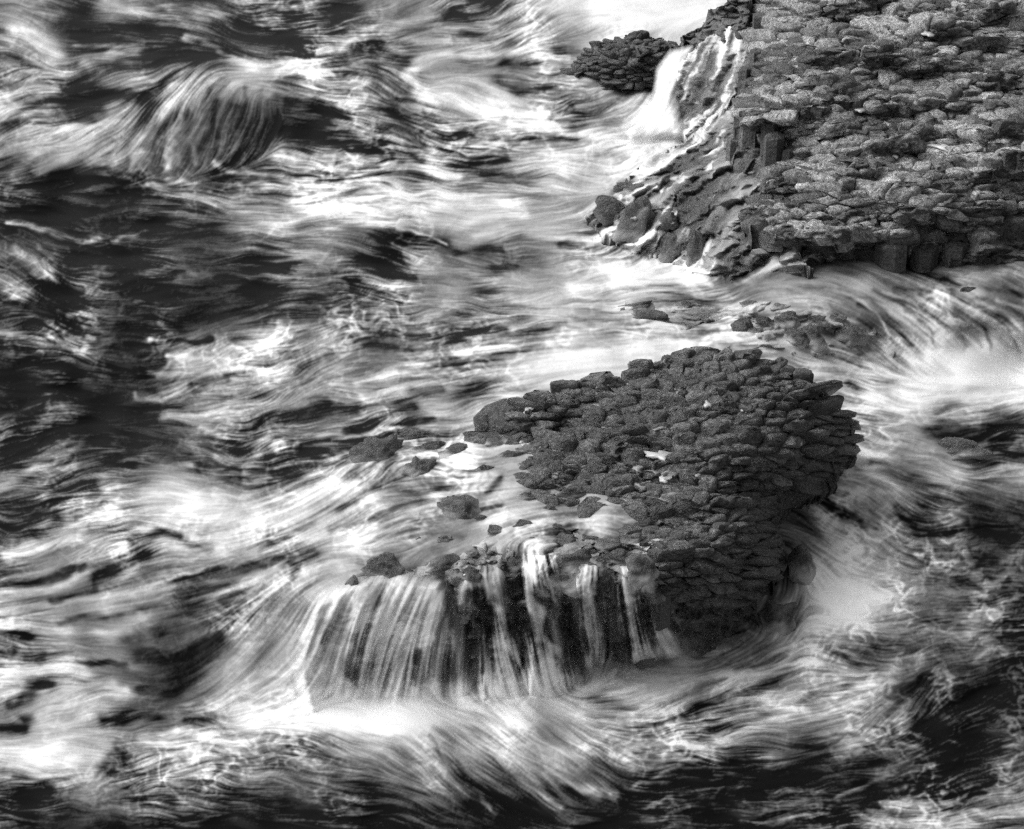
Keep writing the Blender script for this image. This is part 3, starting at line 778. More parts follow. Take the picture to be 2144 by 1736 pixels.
def stones(poly, zf, parent, base, size, squash, hgt, mat, name='stone', limit=300, skip=None, seed=1, sizef=None, sink=0.0, wet_shade_z=None):
    """columns' heads: one stone per cell of an uneven honeycomb laid on the rock"""
    r = random.Random(seed)
    xs = [p[0] for p in poly]; ys = [p[1] for p in poly]
    seeds = []; grid = {}
    cs = size
    tries = int((max(xs) - min(xs)) * (max(ys) - min(ys)) / (size * size * squash) * 30)
    cu_ = np.array([(r.uniform(min(xs), max(xs)), r.uniform(min(ys), max(ys))) for _ in range(tries)])
    ok = inside(poly, cu_[:, 0], cu_[:, 1])
    sz = size * (1 + 0.35 * vnoise(cu_[:, 0] / 70 + seed, cu_[:, 1] / 45)) * (0.58 + 0.85 * RNG.random(len(cu_)) ** 1.8)
    if sizef is not None: sz = sz * sizef(cu_[:, 0], cu_[:, 1])
    for (x, y), o, s in zip(cu_, ok, sz):
        if not o: continue
        Y = y / squash
        kx, ky = int(x // cs), int(Y // cs)
        good = True
        for a in range(kx - 2, kx + 3):
            for c in range(ky - 2, ky + 3):
                for (x2, y2, s2) in grid.get((a, c), ()):
                    if (x - x2) ** 2 + (Y - y2) ** 2 < (0.5 * (s + s2)) ** 2 * 0.72: good = False; break
                if not good: break
            if not good: break
        if good:
            grid.setdefault((kx, ky), []).append((x, Y, s)); seeds.append((x, Y, s))
    sx = np.array(seeds)
    rings = []
    meta = []
    FR = ((0.97, 0), (1.0, 1), (0.86, 2), (0.48, 3))
    for i, (x, Y, s) in enumerate(seeds):
        R = 0.95 * s
        cell = [(x + R * math.cos(k * math.pi / 4 + .3), Y + R * math.sin(k * math.pi / 4 + .3)) for k in range(8)]
        d = np.hypot(sx[:, 0] - x, sx[:, 1] - Y)
        for j in np.argsort(d)[1:16]:
            if d[j] > 2.4 * s: break
            mx, my = (x + sx[j, 0]) / 2, (Y + sx[j, 1]) / 2
            cell = clip_cell(cell, mx, my, sx[j, 0] - x, sx[j, 1] - Y)
            if len(cell) < 3: break
        if len(cell) < 3: continue
        if skip is not None and skip(x, Y * squash): continue
        # round the corners
        c2 = []
        n = len(cell)
        for k in range(n):
            p, q = cell[k], cell[(k + 1) % n]
            L = math.hypot(p[0] - q[0], p[1] - q[1])
            if L < 0.15 * s: c2.append(((p[0] + q[0]) / 2, (p[1] + q[1]) / 2)); continue
            c2.append((p[0] * .9 + q[0] * .1, p[1] * .9 + q[1] * .1)); c2.append((p[0] * .1 + q[0] * .9, p[1] * .1 + q[1] * .9))
        c2 = [(p[0] + r.uniform(-.05, .05) * s, p[1] + r.uniform(-.05, .05) * s) for p in c2]
        cx = sum(p[0] for p in c2) / len(c2); cy = sum(p[1] for p in c2) / len(c2)
        sh_ = r.uniform(0.96, 1.06)
        c2 = [(cx + (p[0] - cx) * sh_, cy + (p[1] - cy) * sh_) for p in c2]
        ta, tb = r.uniform(-1, 1), r.uniform(-1, 1); lean = r.uniform(-.1, 1.0)
        area = s
        lift = r.uniform(-0.4, 0.4) + (r.uniform(.4, .8) if r.random() < .07 else 0) + 0.9 * float(vnoise(np.array(x / 85 + 3.3 * seed), np.array(Y / 85)))
        pts = []; off = []
        ox, oy = r.uniform(-.25, .25) * s * .5, r.uniform(-.25, .25) * s * .5
        for fr, lev in FR:
            for (px, py) in c2:
                jx, jy = (r.uniform(-.06, .06) * s, r.uniform(-.06, .06) * s) if lev >= 2 else (0, 0)
                k = 1 - fr
                X, Yy = cx + (px - cx) * fr + ox * k + jx, cy + (py - cy) * fr + oy * k + jy
                pts.append((X, Yy * squash))
                t = (ta * (X - cx) + tb * (Yy - cy)) / s * 0.8 + lean * (Yy - cy) / s
                o = {0: -2.4, 1: 0.18, 2: 0.70, 3: 0.93}[lev] + r.uniform(-.13, .13)
                off.append((o + (t + lift if lev else 0)) * (0.75 + 0.25 * s / size))
        pts.append((cx + ox, (cy + oy) * squash)); off.append(0.95 + lift)
        meta.append((cx, cy * squash, len(c2), len(pts), s)); rings.append((pts, off))
    allp = np.array([p for pts, _ in rings for p in pts]); allo = np.concatenate([o for _, o in rings])
    z = zf(allp[:, 0], allp[:, 1]) - sink
    Pw = world_at(allp[:, 0], allp[:, 1], z)
    e = 6.0
    cen = np.array([(m[0], m[1]) for m in meta])
    pu1 = world_at(cen[:, 0] + e, cen[:, 1], zf(cen[:, 0] + e, cen[:, 1])); pu0 = world_at(cen[:, 0] - e, cen[:, 1], zf(cen[:, 0] - e, cen[:, 1]))
    pv1 = world_at(cen[:, 0], cen[:, 1] - e, zf(cen[:, 0], cen[:, 1] - e)); pv0 = world_at(cen[:, 0], cen[:, 1] + e, zf(cen[:, 0], cen[:, 1] + e))
    N = np.cross(pu1 - pu0, pv1 - pv0); N /= np.linalg.norm(N, axis=1)[:, None] + 1e-9
    N[:, 2] += 0.35; N /= np.linalg.norm(N, axis=1)[:, None]
    cams = np.array([0, 0, ZC])
    out = []; pos = 0
    for m, nrm in zip(meta, N):
        k = m[3]
        vv_ = Pw[pos:pos + k] + nrm * (allo[pos:pos + k] * hgt * (m[4] / size) ** 0.5)[:, None]
        pos += k
        n = m[2]; fcs = []
        for ring in range(3):
            for t in range(n):
                a, b_ = ring * n + t, ring * n + (t + 1) % n
                fcs.append((a, b_, b_ + n, a + n))
        for t in range(n): fcs.append((3 * n + t, 3 * n + (t + 1) % n, 4 * n))
        vis = bool(-30 < m[0] < W + 30 and -20 < m[1] < H + 20)
        out.append((vis, m[4], vv_, fcs, vv_.mean(0)))
    # orientation: outer ring must wind so that the top faces outward
    order = sorted(range(len(out)), key=lambda i: (-out[i][0], -out[i][1]))
    solo = set(order[:limit])
    rest_v, rest_f = [], []
    cnt = 0
    for i, (vis, s, vv_, fcs, c) in enumerate(out):
        a, b_, d = vv_[fcs[-1][0]], vv_[fcs[-1][1]], vv_[fcs[-1][2]]
        if np.dot(np.cross(b_ - a, d - a), N[i]) < 0: fcs = [tuple(reversed(f_)) for f_ in fcs]
        if i in solo and vis:
            mesh_ob(name, vv_ - c, fcs, M_BOULDER if wet_shade_z is not None and c[2] < wet_shade_z + .25 * math.sin(c[0] * 3.1 + c[1] * 2.3) else mat, parent, loc=tuple(c - np.array(base))); cnt += 1  # low stones take a darker material: painted shade of the flanks, and wet
        else:
            o = len(rest_v); rest_v.extend(vv_ - np.array(base)); rest_f.extend([tuple(k + o for k in f_) for f_ in fcs])
    if rest_f:
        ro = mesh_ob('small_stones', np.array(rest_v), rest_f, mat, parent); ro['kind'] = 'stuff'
    return cnt


def thing(name, label, cat, base, group=None):
    o = bpy.data.objects.new(name, None); C.objects.link(o); o.location = base
    o.empty_display_size = 0.5
    return tag(o, label, cat, group)


# pools left on the rocks: u, v, half width, half height, lean
POOLS = [
    (1538,900,17,9,.2,'bright hourglass shaped pool in the middle of the dark islet top','islet'),
    (1385,953,34,11,.25,'widest white pool, on the islet near the washed over edge','islet'),
    (1562,857,11,6,.3,'small pale pool in the stones above the hourglass pool','islet'),
    (1482,846,9,6,.2,'small pale pool left of the topmost pools on the islet','islet'),
    (1237,850,26,8,-.3,'white pool caught behind the boulders on the far rim of the islet','islet'),
    (1672,925,9,10,.8,'pale upright pool near the dark right edge of the islet','islet'),
    (1395,1003,16,5,.1,'narrow pale pool below the widest white pool','islet'),
    (1455,991,13,5,.2,'narrow pale pool between stones right of the washed over edge','islet'),
    (1945,70,14,5,.2,'topmost bright pool on the headland','head'),
    (1988,308,34,6,.25,'longest bright pool, a thin crooked one across the headland','head'),
    (1870,322,10,6,.4,'short bright pool left of the long crooked pool','head'),
    (1815,288,14,5,0,'flat pale pool at the left end of the row on the headland','head'),
    (2172-90,325,22,6,-.2,'pale pool right of the long crooked pool on the headland','head'),
    (1950,230,13,5,-.3,'pale pool in the middle of the headland above the long pool','head'),
    (1800,228,14,5,.2,'pale pool near the upper left blocks of the headland','head'),
    (2120,262,12,5,.3,'pale pool close to the right edge of the headland','head'),
]


def in_pools(x, y):
    for (a, b_, ru, rv, *_r) in POOLS:
        if ((x - a) / (ru * .8 + 4)) ** 2 + ((y - b_) / (rv * .8 + 5)) ** 2 < 1: return True
    return False


# --- the islet
ISLET = [(1005,908),(1045,885),(1090,858),(1150,838),(1190,822),(1230,815),(1275,795),(1300,800),(1345,770),(1410,745),(1440,728),(1475,730),
         (1495,745),(1560,752),(1640,770),(1690,792),(1720,817),(1758,848),(1786,886),(1794,925),(1782,958),(1745,985),(1720,1015),(1680,1045),
         (1665,1060),(1610,1085),(1640,1150),(1645,1190),(1610,1235),(1575,1280),(1560,1325),(1500,1350),(1430,1360),(1330,1380),(1250,1420),
         (1180,1445),(1000,1470),(880,1470),(720,1470),(690,1400),(690,1330),(720,1240),(800,1160),(850,1080),(900,1000)]
ISLET_Z = Spline([
    (1005,908,2.0),(1090,858,2.4),(1190,822,2.6),(1275,795,2.75),(1345,770,2.85),(1450,735,3.06),(1560,756,3.04),(1690,790,2.65),(1765,845,2.3),
    (1805,890,1.7),(1812,930,1.15),(1790,970,.8),(1735,1020,.6),(1690,1055,.4),(1600,960,2.4),(1660,980,1.8),(1630,1040,1.1),(1605,1090,.9),(1560,1060,1.8),
    (1450,1050,2.4),(1560,1100,1.9),(1645,1180,.45),(1500,1180,1.9),(1605,1230,.4),(1565,1320,.0),(1480,1250,1.3),(1450,1350,.05),(1380,1190,2.05),
    (1300,1200,2.05),(1300,1350,.4),(1150,1200,2.1),(1150,1430,.0),(950,1195,2.1),(950,1440,.0),(740,1235,1.75),(720,1460,0),(1300,950,2.4),
    (1450,900,2.75),(1100,950,2.10),(900,1000,1.56),(1000,1010,2.03),(1100,1020,2.12),(1120,1110,2.10),(1000,1100,2.02),(850,1120,1.72),(1200,1050,2.14),(1250,1000,2.19),(1400,1100,2.25),(1330,1060,2.24),
    (1200,1320,.9),(1050,1320,1.0),(850,1320,1.0),
])
class Rough:
    """a rock's height field with its ledges and hollows"""
    def __init__(self, f, amp, su, sv, k): self.f, self.amp, self.su, self.sv, self.k = f, amp, su, sv, k
    def __call__(self, u, v):
        u = np.asarray(u, float); v = np.asarray(v, float)
        t = fbm(u / self.su + self.k, v / self.sv, 3)
        st = np.floor(t * 3) / 3 + sstep(0.55, 1.0, t * 3 - np.floor(t * 3)) / 3
        return self.f(u, v) + self.amp * (0.45 * t + 0.55 * st)


ISLET_Z = Rough(ISLET_Z, 0.13, 110, 50, 3.7)
ib = world_at(1450, 1050, 0.0)
islet = thing('basalt_islet', 'dark basalt islet of packed column heads in the middle with water pouring off its front', 'rock', tuple(ib))
isl_wet = lambda u, v: np.clip(foam_shade_at(u, v) * 0.4 + 0.05 + 0.16 * streak_at(u, v), 0, .7) * sstep(1500, 1380, u)
body('rock_body', ISLET, ISLET_Z, M_WETROCK, islet, ib, sink=0.05, rough=0.14, foam=isl_wet)
STONE_AREA = [(1015,905),(1045,883),(1090,856),(1150,836),(1190,820),(1230,813),(1275,797),(1300,800),(1345,770),(1410,752),(1440,744),(1475,744),
              (1495,754),(1560,754),(1640,772),(1685,797),(1712,824),(1748,854),(1774,888),(1780,922),(1766,952),(1728,980),(1705,1008),(1662,1038),
              (1596,1082),(1606,1150),(1612,1188),(1582,1226),(1545,1262),(1470,1265),(1400,1240),(1390,1185),(1340,1120),(1240,1075),(1150,1050),(1060,1000),(1000,945)]
n_isl = stones(STONE_AREA, ISLET_Z, islet, ib, 50, 0.42, 0.135, M_STONE, skip=in_pools, seed=3, limit=300, wet_shade_z=1.55)
stones(STONE_AREA, ISLET_Z, islet, ib, 40, 0.42, 0.11, M_ROCK, skip=in_pools, seed=13, limit=0, sink=0.06)  # dark filler stones paint the shade of the crevices

# --- the headland
HEAD = [(1555,-140),(1560,60),(1562,150),(1552,220),(1532,300),(1535,335),(1590,352),(1610,380),(1560,440),(1560,480),(1600,520),(1690,560),
        (1850,566),(2144,566),(2320,566),(2320,-140)]
HEAD_Z = Spline([
    (1640,20,3.6),(1610,150,3.3),(1580,250,3.1),(1650,270,3.1),(1640,350,2.2),(1540,330,2.0),(1535,270,2.5),(1600,0,3.0),(1560,60,2.4),(1562,150,2.3),
    (1620,390,2.6),(1700,330,3.0),(1600,440,2.4),(1570,470,2.1),(1700,480,2.6),(1900,485,2.7),(1650,540,1.75),(1800,560,1.6),(1750,530,2.0),
    (1950,560,1.6),(2144,562,1.6),(2050,480,2.5),(2144,420,2.6),(2144,490,2.1),(1900,300,3.2),(1900,100,3.8),(2144,200,3.6),(2144,0,4.2),(1750,0,4.0),
    (2320,-140,4.5),(1700,-140,4.2),(2320,566,1.6),(2320,300,3.4)])
HEAD_Z = Rough(HEAD_Z, 0.30, 150, 55, 8.1)
hb = world_at(1900, 560, 1.0)
head = thing('basalt_headland', 'large grey basalt headland of cobbled column heads filling the upper corner', 'rock', tuple(hb))
body('rock_body', HEAD, HEAD_Z, M_ROCK, head, hb, sink=0.05, rough=0.16)
HEAD_TOP = [(1575,-60),(1600,100),(1572,180),(1562,240),(1600,262),(1650,300),(1640,345),(1615,385),(1575,440),(1572,478),(1700,492),(1850,500),
            (1960,520),(2060,490),(2150,440),(2290,430),(2290,-60)]
stones(HEAD_TOP, HEAD_Z, head, hb, 58, 0.36, 0.13, M_PALE, skip=in_pools, seed=9, limit=300, wet_shade_z=2.2)
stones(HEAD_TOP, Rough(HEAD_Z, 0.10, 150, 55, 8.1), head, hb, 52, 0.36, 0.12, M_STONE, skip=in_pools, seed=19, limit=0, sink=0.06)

def column(u, v, ru, z, depth, tilt=0.0, parent=None, base=None, mat=None):
    parent = parent or head; base = hb if base is None else base
    r = random.Random(int(u + 7 * v))
    z += r.uniform(-.22, .12); ru *= r.uniform(.7, 1.25)
    c = world_at(u + r.uniform(-8, 8), v, z) + np.array([0, r.uniform(.12, .42), 0])
    sc = np.linalg.norm(c - np.array([0, 0, ZC])) / F
    R = ru * sc; n = r.choice((5, 6, 6, 7)); a0 = r.uniform(0, 1)
    vv_ = []
    for (k, dz) in ((1.06, -depth), (1.0, -0.06), (.93, 0.0), (.5, .035)):
        for i in range(n):
            t = a0 + 2 * math.pi * i / n
            kk = k * (1 + .12 * math.sin(2 * i + u))
            vv_.append((R * kk * math.cos(t), R * kk * math.sin(t), dz + tilt * math.cos(t) * R + r.uniform(-.02, .02)))
    fcs = [(g * n + i, g * n + (i + 1) % n, (g + 1) * n + (i + 1) % n, (g + 1) * n + i) for g in range(3) for i in range(n)]
    fcs.append(tuple(3 * n + i for i in range(n)))
    mesh_ob('column', vv_, fcs, mat or M_ROCK, parent, loc=tuple(c - np.array(base)), smooth=False)


for (u, v, ru, z) in [(1548,296,20,2.3),(1585,298,19,2.35),(1627,290,26,2.9),(1575,262,22,2.8),(1608,268,20,2.95),(1660,318,24,2.75),(1552,252,16,2.5),(1568,180,20,2.9),
                      (1560,150,18,2.7),(1590,40,26,3.2),(1565,70,18,2.8),(1610,110,22,3.4),(1583,110,18,3.0),(1590,470,22,2.2),(1622,486,24,2.25),(1662,492,26,2.3),
                      (1712,500,28,2.25),(1765,505,28,2.2),(1820,512,30,2.2),(1880,520,30,2.2),(1590,500,18,1.95),(1640,520,22,1.9),(1700,528,26,1.9),(1940,528,30,2.1),
                      (1800,538,28,1.85),(1745,532,22,1.9),(2000,520,32,2.2),(2060,500,30,2.3),(2110,480,32,2.3)]:
    column(u, v, ru, z, 1.6, random.Random(int(u)).uniform(-.15, .15))

rf = random.Random(77)
for row, v0 in enumerate((1222, 1262, 1302, 1338)):
    for k in range(13):
        u = 1185 + k * 31 + rf.uniform(-12, 12); v = v0 + rf.uniform(-16, 16)
        if u > 1420 - row * 20 or rf.random() < .3: continue
        column(u, v, rf.uniform(14, 26), float(ISLET_Z(u, v)) + rf.uniform(-.05, .10), rf.uniform(.5, .9), rf.uniform(-.5, .5), islet, ib, M_ROCK)

SHELF = [(1225,450),(1285,410),(1300,378),(1350,343),(1385,322),(1440,288),(1500,235),(1545,200),(1600,260),(1640,360),(1640,480),(1700,565),
         (1560,600),(1470,590),(1430,555),(1330,525),(1260,490)]
SHELF_Z = Spline([(1230,452,.55),(1300,380,.95),(1385,323,1.05),(1450,280,1.2),(1540,210,1.9),(1550,300,1.8),(1450,350,1.45),(1400,420,1.35),(1330,450,1.1),
                  (1265,488,.55),(1330,515,.6),(1430,548,.75),(1470,588,.8),(1560,595,1.4),(1500,480,1.5),(1560,420,1.9),(1600,350,2.0),(1640,420,2.1),
                  (1640,565,1.65),(1560,520,1.6)])
wet = lambda u, v: np.clip(foam_shade_at(u, v) * sstep(0.46, 0.68, bright_at(u, v)) + np.clip(0.07 + 0.17 * streak_at(u, v), 0, .5), 0, .9)
body('wet_shelf', SHELF, SHELF_Z, M_WETROCK, head, hb, rough=0.17, foam=wet, step=3.0, nscale=0.6, ribs=0.045)
MOUND = [(1405,245),(1400,190),(1425,128),(1480,72),(1520,58),(1565,58),(1575,205),(1545,225),(1490,252),(1440,295)]
MOUND_Z = Spline([(1408,200,.9),(1425,245,.6),(1425,135,1.5),(1490,75,2.35),(1558,75,2.5),(1562,190,2.1),(1490,160,1.95),(1490,245,1.2),(1540,230,1.7),(1445,290,.8)])
body('wet_mound', MOUND, MOUND_Z, M_WETROCK, head, hb, rough=0.08, foam=wet, step=3.0, ribs=0.04)
RIDGE = [(1395,112),(1410,92),(1450,68),(1490,20),(1520,2),(1570,-30),(1572,75),(1495,92),(1430,122)]
RIDGE_Z = Spline([(1395,112,1.3),(1410,92,1.6),(1450,68,1.9),(1490,20,2.4),(1520,2,2.7),(1570,-30,3.1),(1570,70,2.6),(1495,88,2.2),(1430,120,1.4)])
body('ridge', RIDGE, RIDGE_Z, M_ROCK, head, hb, rough=0.22, step=3.0)

# --- the ledge awash in the channel
LEDGE = [(1245,655),(1330,626),(1480,636),(1600,628),(1760,646),(1840,690),(1880,742),(1780,742),(1640,738),(1500,738),(1400,700),(1300,690)]
LEDGE_Z = Rough(lambda u, v: SEA_Z(u, v) - 0.045, 0.09, 70, 22, 4.4)
lb = world_at(1600, 690, 1.5)
ledge = thing('low_ledge', 'broad low ledge of dark rock awash in the channel between headland and islet', 'rock', tuple(lb))
body('rock_body', LEDGE, LEDGE_Z, M_WETROCK, ledge, lb, rough=0.09, step=2.6, nscale=0.8, ribs=0.012,
     foam=lambda u, v: np.clip(foam_shade_at(u, v) * 0.45 + 0.04 + 0.18 * streak_at(u, v), 0, .8))

# --- the outlying rock
STACK = [(1180,160),(1212,130),(1243,90),(1300,84),(1340,71),(1370,77),(1410,94),(1418,115),(1400,132),(1382,155),(1370,195),(1330,200),(1290,190),(1225,178)]
STACK_Z = Spline([(1182,160,.45),(1245,93,1.2),(1345,72,1.6),(1412,98,1.5),(1392,140,1.15),(1370,192,.45),(1290,186,.5),(1300,120,1.35),(1225,174,.45)])
sb = world_at(1310, 185, 0.4)
stack = thing('outlying_rock', 'low jagged rock standing in the surf beyond the white chute', 'rock', tuple(sb))
body('rock_body', STACK, STACK_Z, M_ROCK, stack, sb, rough=0.22, step=3.0, sink=0.05)
stones([(1200,150),(1245,95),(1340,76),(1405,97),(1405,120),(1378,150),(1362,180),(1290,175),(1225,165)], STACK_Z, stack, sb, 30, 0.42, 0.14, M_BOULDER, name='crag', seed=21)

# --- pools
for (a, b_, ru, rv, lean, label, where) in POOLS:
    zf = ISLET_Z if where == 'islet' else HEAD_Z
    r = random.Random(int(a * 7 + b_))
    n = 18
    ring = []
    z0 = float(zf(a, b_)) + 0.035
    for k in range(n):
        t = 2 * math.pi * k / n
        k_ = 1 + r.uniform(-.38, .25) + .25 * math.cos(3 * t + a)
        x, y = math.cos(t) * ru * k_, math.sin(t) * rv * k_
        ring.append(world_at(a + x, b_ + y + lean * x * .5, z0))
    c = world_at(a, b_, z0)
    vv_ = [p - c for p in ring] + [p - c - np.array([0, 0, .03]) for p in ring] + [np.array([0, 0, .004])]
    fcs = [(k, (k + 1) % n, 2 * n) if False else ((k + 1) % n, k, 2 * n) for k in range(n)] + [(k, (k + 1) % n, n + (k + 1) % n, n + k) for k in range(n)]
    o = mesh_ob('tide_pool', vv_, fcs, M_POOL, None, loc=tuple(c))
    tag(o, label, 'pool')


# ------------------------------------------------------------------ boulders in the wash
def boulder(u, v, ru, rv, label, wet_k=0.7, mat=None, group=None, zf=SEA_Z):
    """u, v: middle of the foot; ru half width and rv height as seen"""
    r = random.Random(int(u * 3 + v * 5))
    z = float(zf(u, v))
    c = world_at(u, v, z)
    sc = np.linalg.norm(c - np.array([0, 0, ZC])) / F
    a = ru * sc * 1.08
    hgt = rv * sc * 1.05
    dep = min(rv * sc * 1.15, a * 1.3)
    nl, nr = 34, 15
    el = -0.45 + (math.pi / 2 + 0.45) * (np.arange(nr) / (nr - 1) * 0.985)[:, None]
    t = (2 * math.pi * np.arange(nl) / nl)[None]
    d = np.stack([np.cos(el) * np.cos(t), np.cos(el) * np.sin(t), np.sin(el) + 0 * t], -1)
    # cut by a dozen random planes, then roughened: an angular, worn block
    rad = np.full(d.shape[:2], 1.25)
    for k in range(15):
        n = np.array([r.gauss(0, 1), r.gauss(0, 1), r.gauss(0.25, .8)]); n /= np.linalg.norm(n)
        h = r.uniform(.62, .98)
        dn = d @ n
        rad = np.minimum(rad, np.where(dn > 0.05, h / np.maximum(dn, .05), 9))
    ox, oy = r.uniform(0, 90), r.uniform(0, 90)
    rad = rad * (1 + 0.16 * fbm(d[..., 0] * 2.3 + ox, d[..., 1] * 2.3 + d[..., 2] * 2.9 + oy, 4))
    p = d * rad[..., None] * np.array([a, dep, hgt])
    vv_ = p.reshape(-1, 3); fcs = []
    for j in range(nr - 1):
        for i in range(nl):
            p0, q0 = j * nl + i, j * nl + (i + 1) % nl
            fcs.append((p0, q0, q0 + nl, p0 + nl))
    fcs.append(tuple((nr - 1) * nl + i for i in range(nl)))
    hz = vv_[:, 2] / max(hgt, .01)
    wash = sstep(.42 if ru > 27 else .7, -.05, hz + .25 * fbm(vv_[:, 0] * 5 + ox, vv_[:, 1] * 5 + oy, 3))
    fo = np.clip(float(foam_shade_at(u, v + rv * .3)) * 0.6 + 0.15, 0, 1) * wash * wet_k
    pu = u + vv_[:, 0] / sc; pv_ = v - (vv_[:, 2] * CT + vv_[:, 1] * ST) / sc
    fo = np.clip(fo + np.clip(0.0 + (0.18 if zf is not SEA_Z else 0.11) * streak_at(pu, pv_), 0, .5) * (0.4 + 0.6 * wash), 0, .9)
    o = mesh_ob('boulder', vv_, fcs, mat or M_WETB, None, loc=tuple(c), attrs={'foam': fo})
    o.rotation_euler = (r.uniform(-.08, .08), r.uniform(-.1, .1), r.uniform(-.3, .3))
    tag(o, label, 'boulder', group)
    return o


for (u, v, ru, rv, label) in BOULDERS:
    on = SEA_Z
    if 1225 < u < 1520 and 380 < v < 560: on = SHELF_Z
    elif 680 < u < 1400 and 1140 < v < 1260 or (u, v) == (1454, 752): on = ISLET_Z
    boulder(u, v, ru, rv, label, zf=on, wet_k=0.25 if on is SHELF_Z else 0.7)


ORD = ['first', 'second', 'third', 'fourth', 'fifth', 'sixth', 'seventh', 'eighth', 'ninth', 'tenth', 'eleventh', 'twelfth']
ROWS = [(0, 962, 'below the far arm of the islet'), (962, 1020, 'across the middle wash'), (1020, 1098, 'in the row below mid wash'), (1098, 2000, 'just above the falls')]


def tip_label(u, v):
    for a, b_, where in ROWS:
        if a <= v < b_:
            row = sorted(t[0] for t in TIPS if a <= t[1] < b_)
            return 'small dark rock tip in foam, %s from left %s' % (ORD[row.index(u)], where)


for (u, v, ru, rv) in TIPS:
    boulder(u, v, ru, rv * 1.1, tip_label(u, v), zf=SEA_Z if u < 1240 else ISLET_Z, group='rock tips in the wash on the islet', wet_k=0.65)


# ------------------------------------------------------------------ waterfalls: sheets of falling water in front of the rock
def fall(name, label, poly, zf, push, feather, gain=1.0, floor=0.0, step=2.6, foam_gain=1.0):
    xs = [p[0] for p in poly]; ys = [p[1] for p in poly]
    uu, vv = np.meshgrid(np.arange(min(xs), max(xs) + step, step), np.arange(min(ys), max(ys) + step, step))
    m = inside(poly, uu, vv)
    ed = np.where(m, edge_dist(poly, uu, vv), 0)
    z = zf(uu, vv)
    p = world_at(uu, vv, z)
    d = np.array([0, 0, ZC]) - p; d /= np.linalg.norm(d, axis=-1)[..., None]
    l3 = bilin(L2, (uu + MU) / G, (vv + MV) / G)
    p = p + d * (push * (0.8 + 1.0 * (vv - min(ys)) / (max(ys) - min(ys))) * sstep(0, feather * 1.5, ed) + 0.02 * l3)[..., None]
    br = bright_at(uu, vv)
    stk = streak_at(uu, vv)
    sheer = np.clip(0.16 + 0.30 * stk, 0, .75)
    cov = np.clip(floor + gain * sstep(0.30, 0.60, br) * (0.8 + 0.2 * np.tanh(stk)) + sheer * (1 - floor), 0, 1) * sstep(0, feather, ed) * sstep(max(ys), max(ys) - 50, vv + 12 * fbm(uu / 14, vv / 60, 2))
    cell = m[:-1, :-1] & m[1:, :-1] & m[:-1, 1:] & m[1:, 1:]
    ids = np.arange(uu.size).reshape(uu.shape)
    q = np.stack([ids[1:, :-1], ids[1:, 1:], ids[:-1, 1:], ids[:-1, :-1]], -1)[cell]
    used = np.unique(q); idx = np.full(uu.size, -1); idx[used] = np.arange(len(used))
    vts = p.reshape(-1, 3)[used]; c = vts.mean(0)
    o = mesh_ob(name, vts - c, idx[q], M_VEIL, None, loc=tuple(c), attrs={'foam': np.clip(np.maximum(foam_shade_at(uu, vv) * foam_gain, sheer * 0.9), 0, 1).ravel()[used], 'cover': cov.ravel()[used]})
    return tag(o, label, 'waterfall')


fall('waterfall', 'broad silky waterfall curtain at the left of the islet front', [(640,1250),(720,1205),(800,1185),(880,1195),(935,1200),(985,1320),(1000,1400),(1010,1515),(850,1530),(630,1525),(600,1400)], ISLET_Z.f, 0.30, 24, 0.6, 0.5, foam_gain=1.35)
fall('waterfall', 'left of the two bright narrow waterfalls on the dark rock', [(955,1165),(1060,1150),(1085,1260),(1095,1330),(1145,1480),(1060,1500),(985,1490),(985,1330),(945,1270)], ISLET_Z.f, 0.32, 20, 1.0, 0.0, foam_gain=1.6)
fall('waterfall', 'right and brightest of the two narrow waterfalls', [(1070,1145),(1180,1150),(1190,1290),(1210,1370),(1230,1490),(1080,1495),(1090,1340),(1075,1260)], ISLET_Z.f, 0.34, 20, 1.0, 0.0, foam_gain=1.6)
fall('waterfall', 'thin trickle down the black rock right of the bright waterfalls', [(1190,1165),(1285,1170),(1300,1300),(1290,1400),(1200,1420),(1185,1300)], ISLET_Z.f, 0.34, 20, 0.9, 0.0)
fall('waterfall', 'wispy spray fall at the right end of the islet front', [(1275,1160),(1370,1165),(1400,1280),(1450,1390),(1300,1410),(1275,1280)], ISLET_Z.f, 0.36, 22, 1.0, 0.0, foam_gain=1.6)
fall('waterfall', 'small fall rounding a dark boulder at the shelf foot, nearest the open sea', [(1335,480),(1410,475),(1415,545),(1325,550)], SHELF_Z, 0.16, 16, 0.9, 0.0, foam_gain=1.4)
fall('waterfall', 'small fan of water over the domed boulder at the shelf foot', [(1415,470),(1500,470),(1500,600),(1415,590)], SHELF_Z, 0.16, 18, 0.9, 0.0, foam_gain=1.4)
fall('waterfall', 'thin streaks sliding down the long slope beside the headland front', [(1500,440),(1640,430),(1660,570),(1500,610)], SHELF_Z, 0.10, 18, 0.8, 0.0, foam_gain=1.2)
fall('waterfall', 'white chute pouring between the outlying rock and the wet mound', [(1370,140),(1400,100),(1460,88),(1440,140),(1420,200),(1440,290),(1300,310),(1310,260),(1360,210)],
     Spline([(1430,95,1.75),(1395,130,1.5),(1400,190,1.1),(1380,240,.75),(1350,290,.55),(1430,280,.7),(1310,300,.5)]), 0.15, 16, 1.0, 0.45)

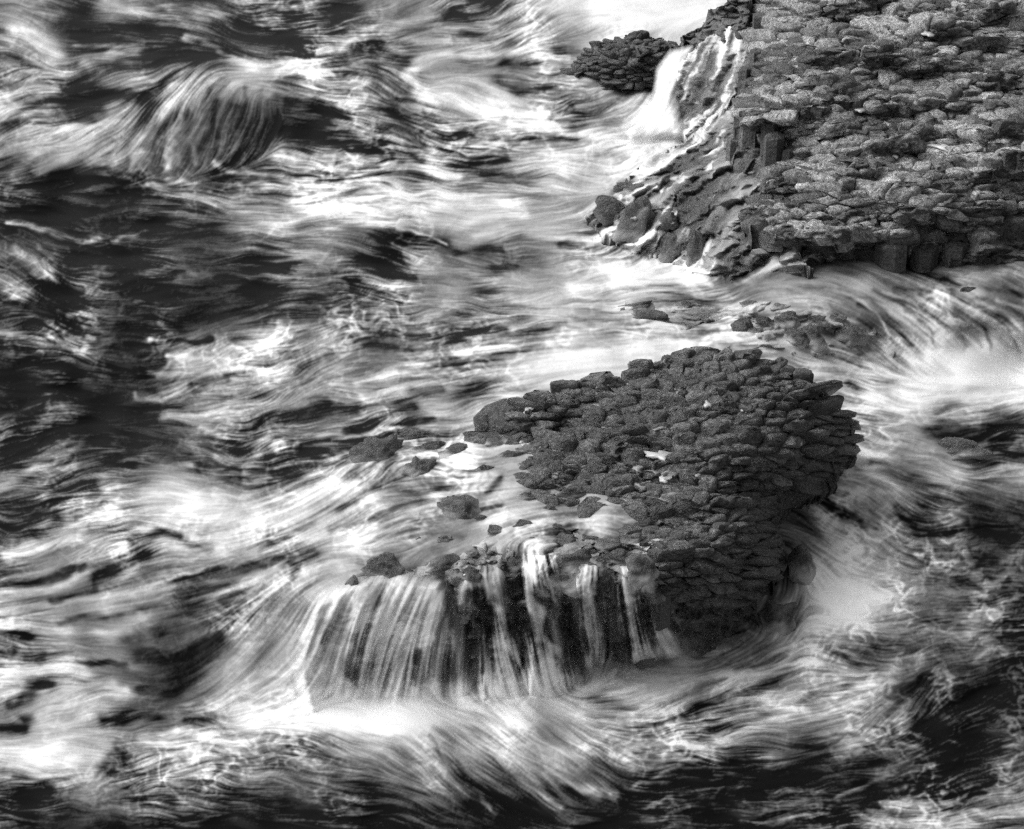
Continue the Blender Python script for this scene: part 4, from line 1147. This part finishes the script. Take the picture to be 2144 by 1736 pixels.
# ------------------------------------------------------------------ spray hanging where the water lands
M_SPRAY, nt, b, out = new_mat('spray')
nt.nodes.remove(b)
pv = nt.nodes.new('ShaderNodeVolumePrincipled')
pv.inputs['Color'].default_value = grey(0.97); pv.inputs['Anisotropy'].default_value = 0.2
n = noise(nt, 1.6, 3, 0.5)
tc = nt.nodes.new('ShaderNodeTexCoord'); sx = nt.nodes.new('ShaderNodeSeparateXYZ')
nt.links.new(tc.outputs['Generated'], sx.inputs[0])
fade = ramp(nt, sx.outputs[2], 0.15, 1.0, 1.0, 0.0)
mu = nt.nodes.new('ShaderNodeMath'); mu.operation = 'MULTIPLY'
nt.links.new(fade, mu.inputs[0]); nt.links.new(ramp(nt, n.outputs[0], 0.38, 0.68, 0.05, 0.7), mu.inputs[1])
nt.links.new(mu.outputs[0], pv.inputs['Density'])
nt.links.new(pv.outputs[0], out.inputs['Volume'])


def spray(line, zf, rad, hgt, label):
    cs = []
    for (p, q) in zip(line[:-1], line[1:]):
        for k in range(6):
            t = k / 6; u, v = p[0] + (q[0] - p[0]) * t, p[1] + (q[1] - p[1]) * t
            cs.append(world_at(u, v, float(zf(u, v))))
    cs.append(world_at(line[-1][0], line[-1][1], float(zf(*line[-1]))))
    cs = np.array(cs); c = cs.mean(0); n = len(cs); m = 14
    vv_ = []
    for i, p in enumerate(cs):
        e = math.sin(math.pi * (i + .35) / (n - .3)) ** .5
        for k in range(m):
            t = 2 * math.pi * k / m
            vv_.append(p - c + np.array([0, rad * e * math.cos(t), hgt * e * math.sin(t) * (1 if math.sin(t) > 0 else .35)]))
    fcs = [(i * m + k, i * m + (k + 1) % m, (i + 1) * m + (k + 1) % m, (i + 1) * m + k) for i in range(n - 1) for k in range(m)]
    fcs += [tuple(range(m))[::-1], tuple((n - 1) * m + k for k in range(m))]
    o = mesh_ob('spray', vv_, fcs, M_SPRAY, None, loc=tuple(c))
    o['kind'] = 'stuff'; o['label'] = label


spray([(600,1475),(760,1478),(950,1468),(1130,1448),(1300,1400),(1420,1375),(1560,1350)], SEA_Z, 0.75, 0.75, 'white spray along the foot of the falls')
spray([(1880,815),(1970,785),(2060,772),(2200,765)], SEA_Z, 0.7, 0.45, 'white spray below the channel falls')
spray([(1290,290),(1370,285),(1450,270)], SEA_Z, 0.8, 0.7, 'spray at the foot of the white chute')

print('stones on islet', n_isl, 'objects', len(scene.objects))
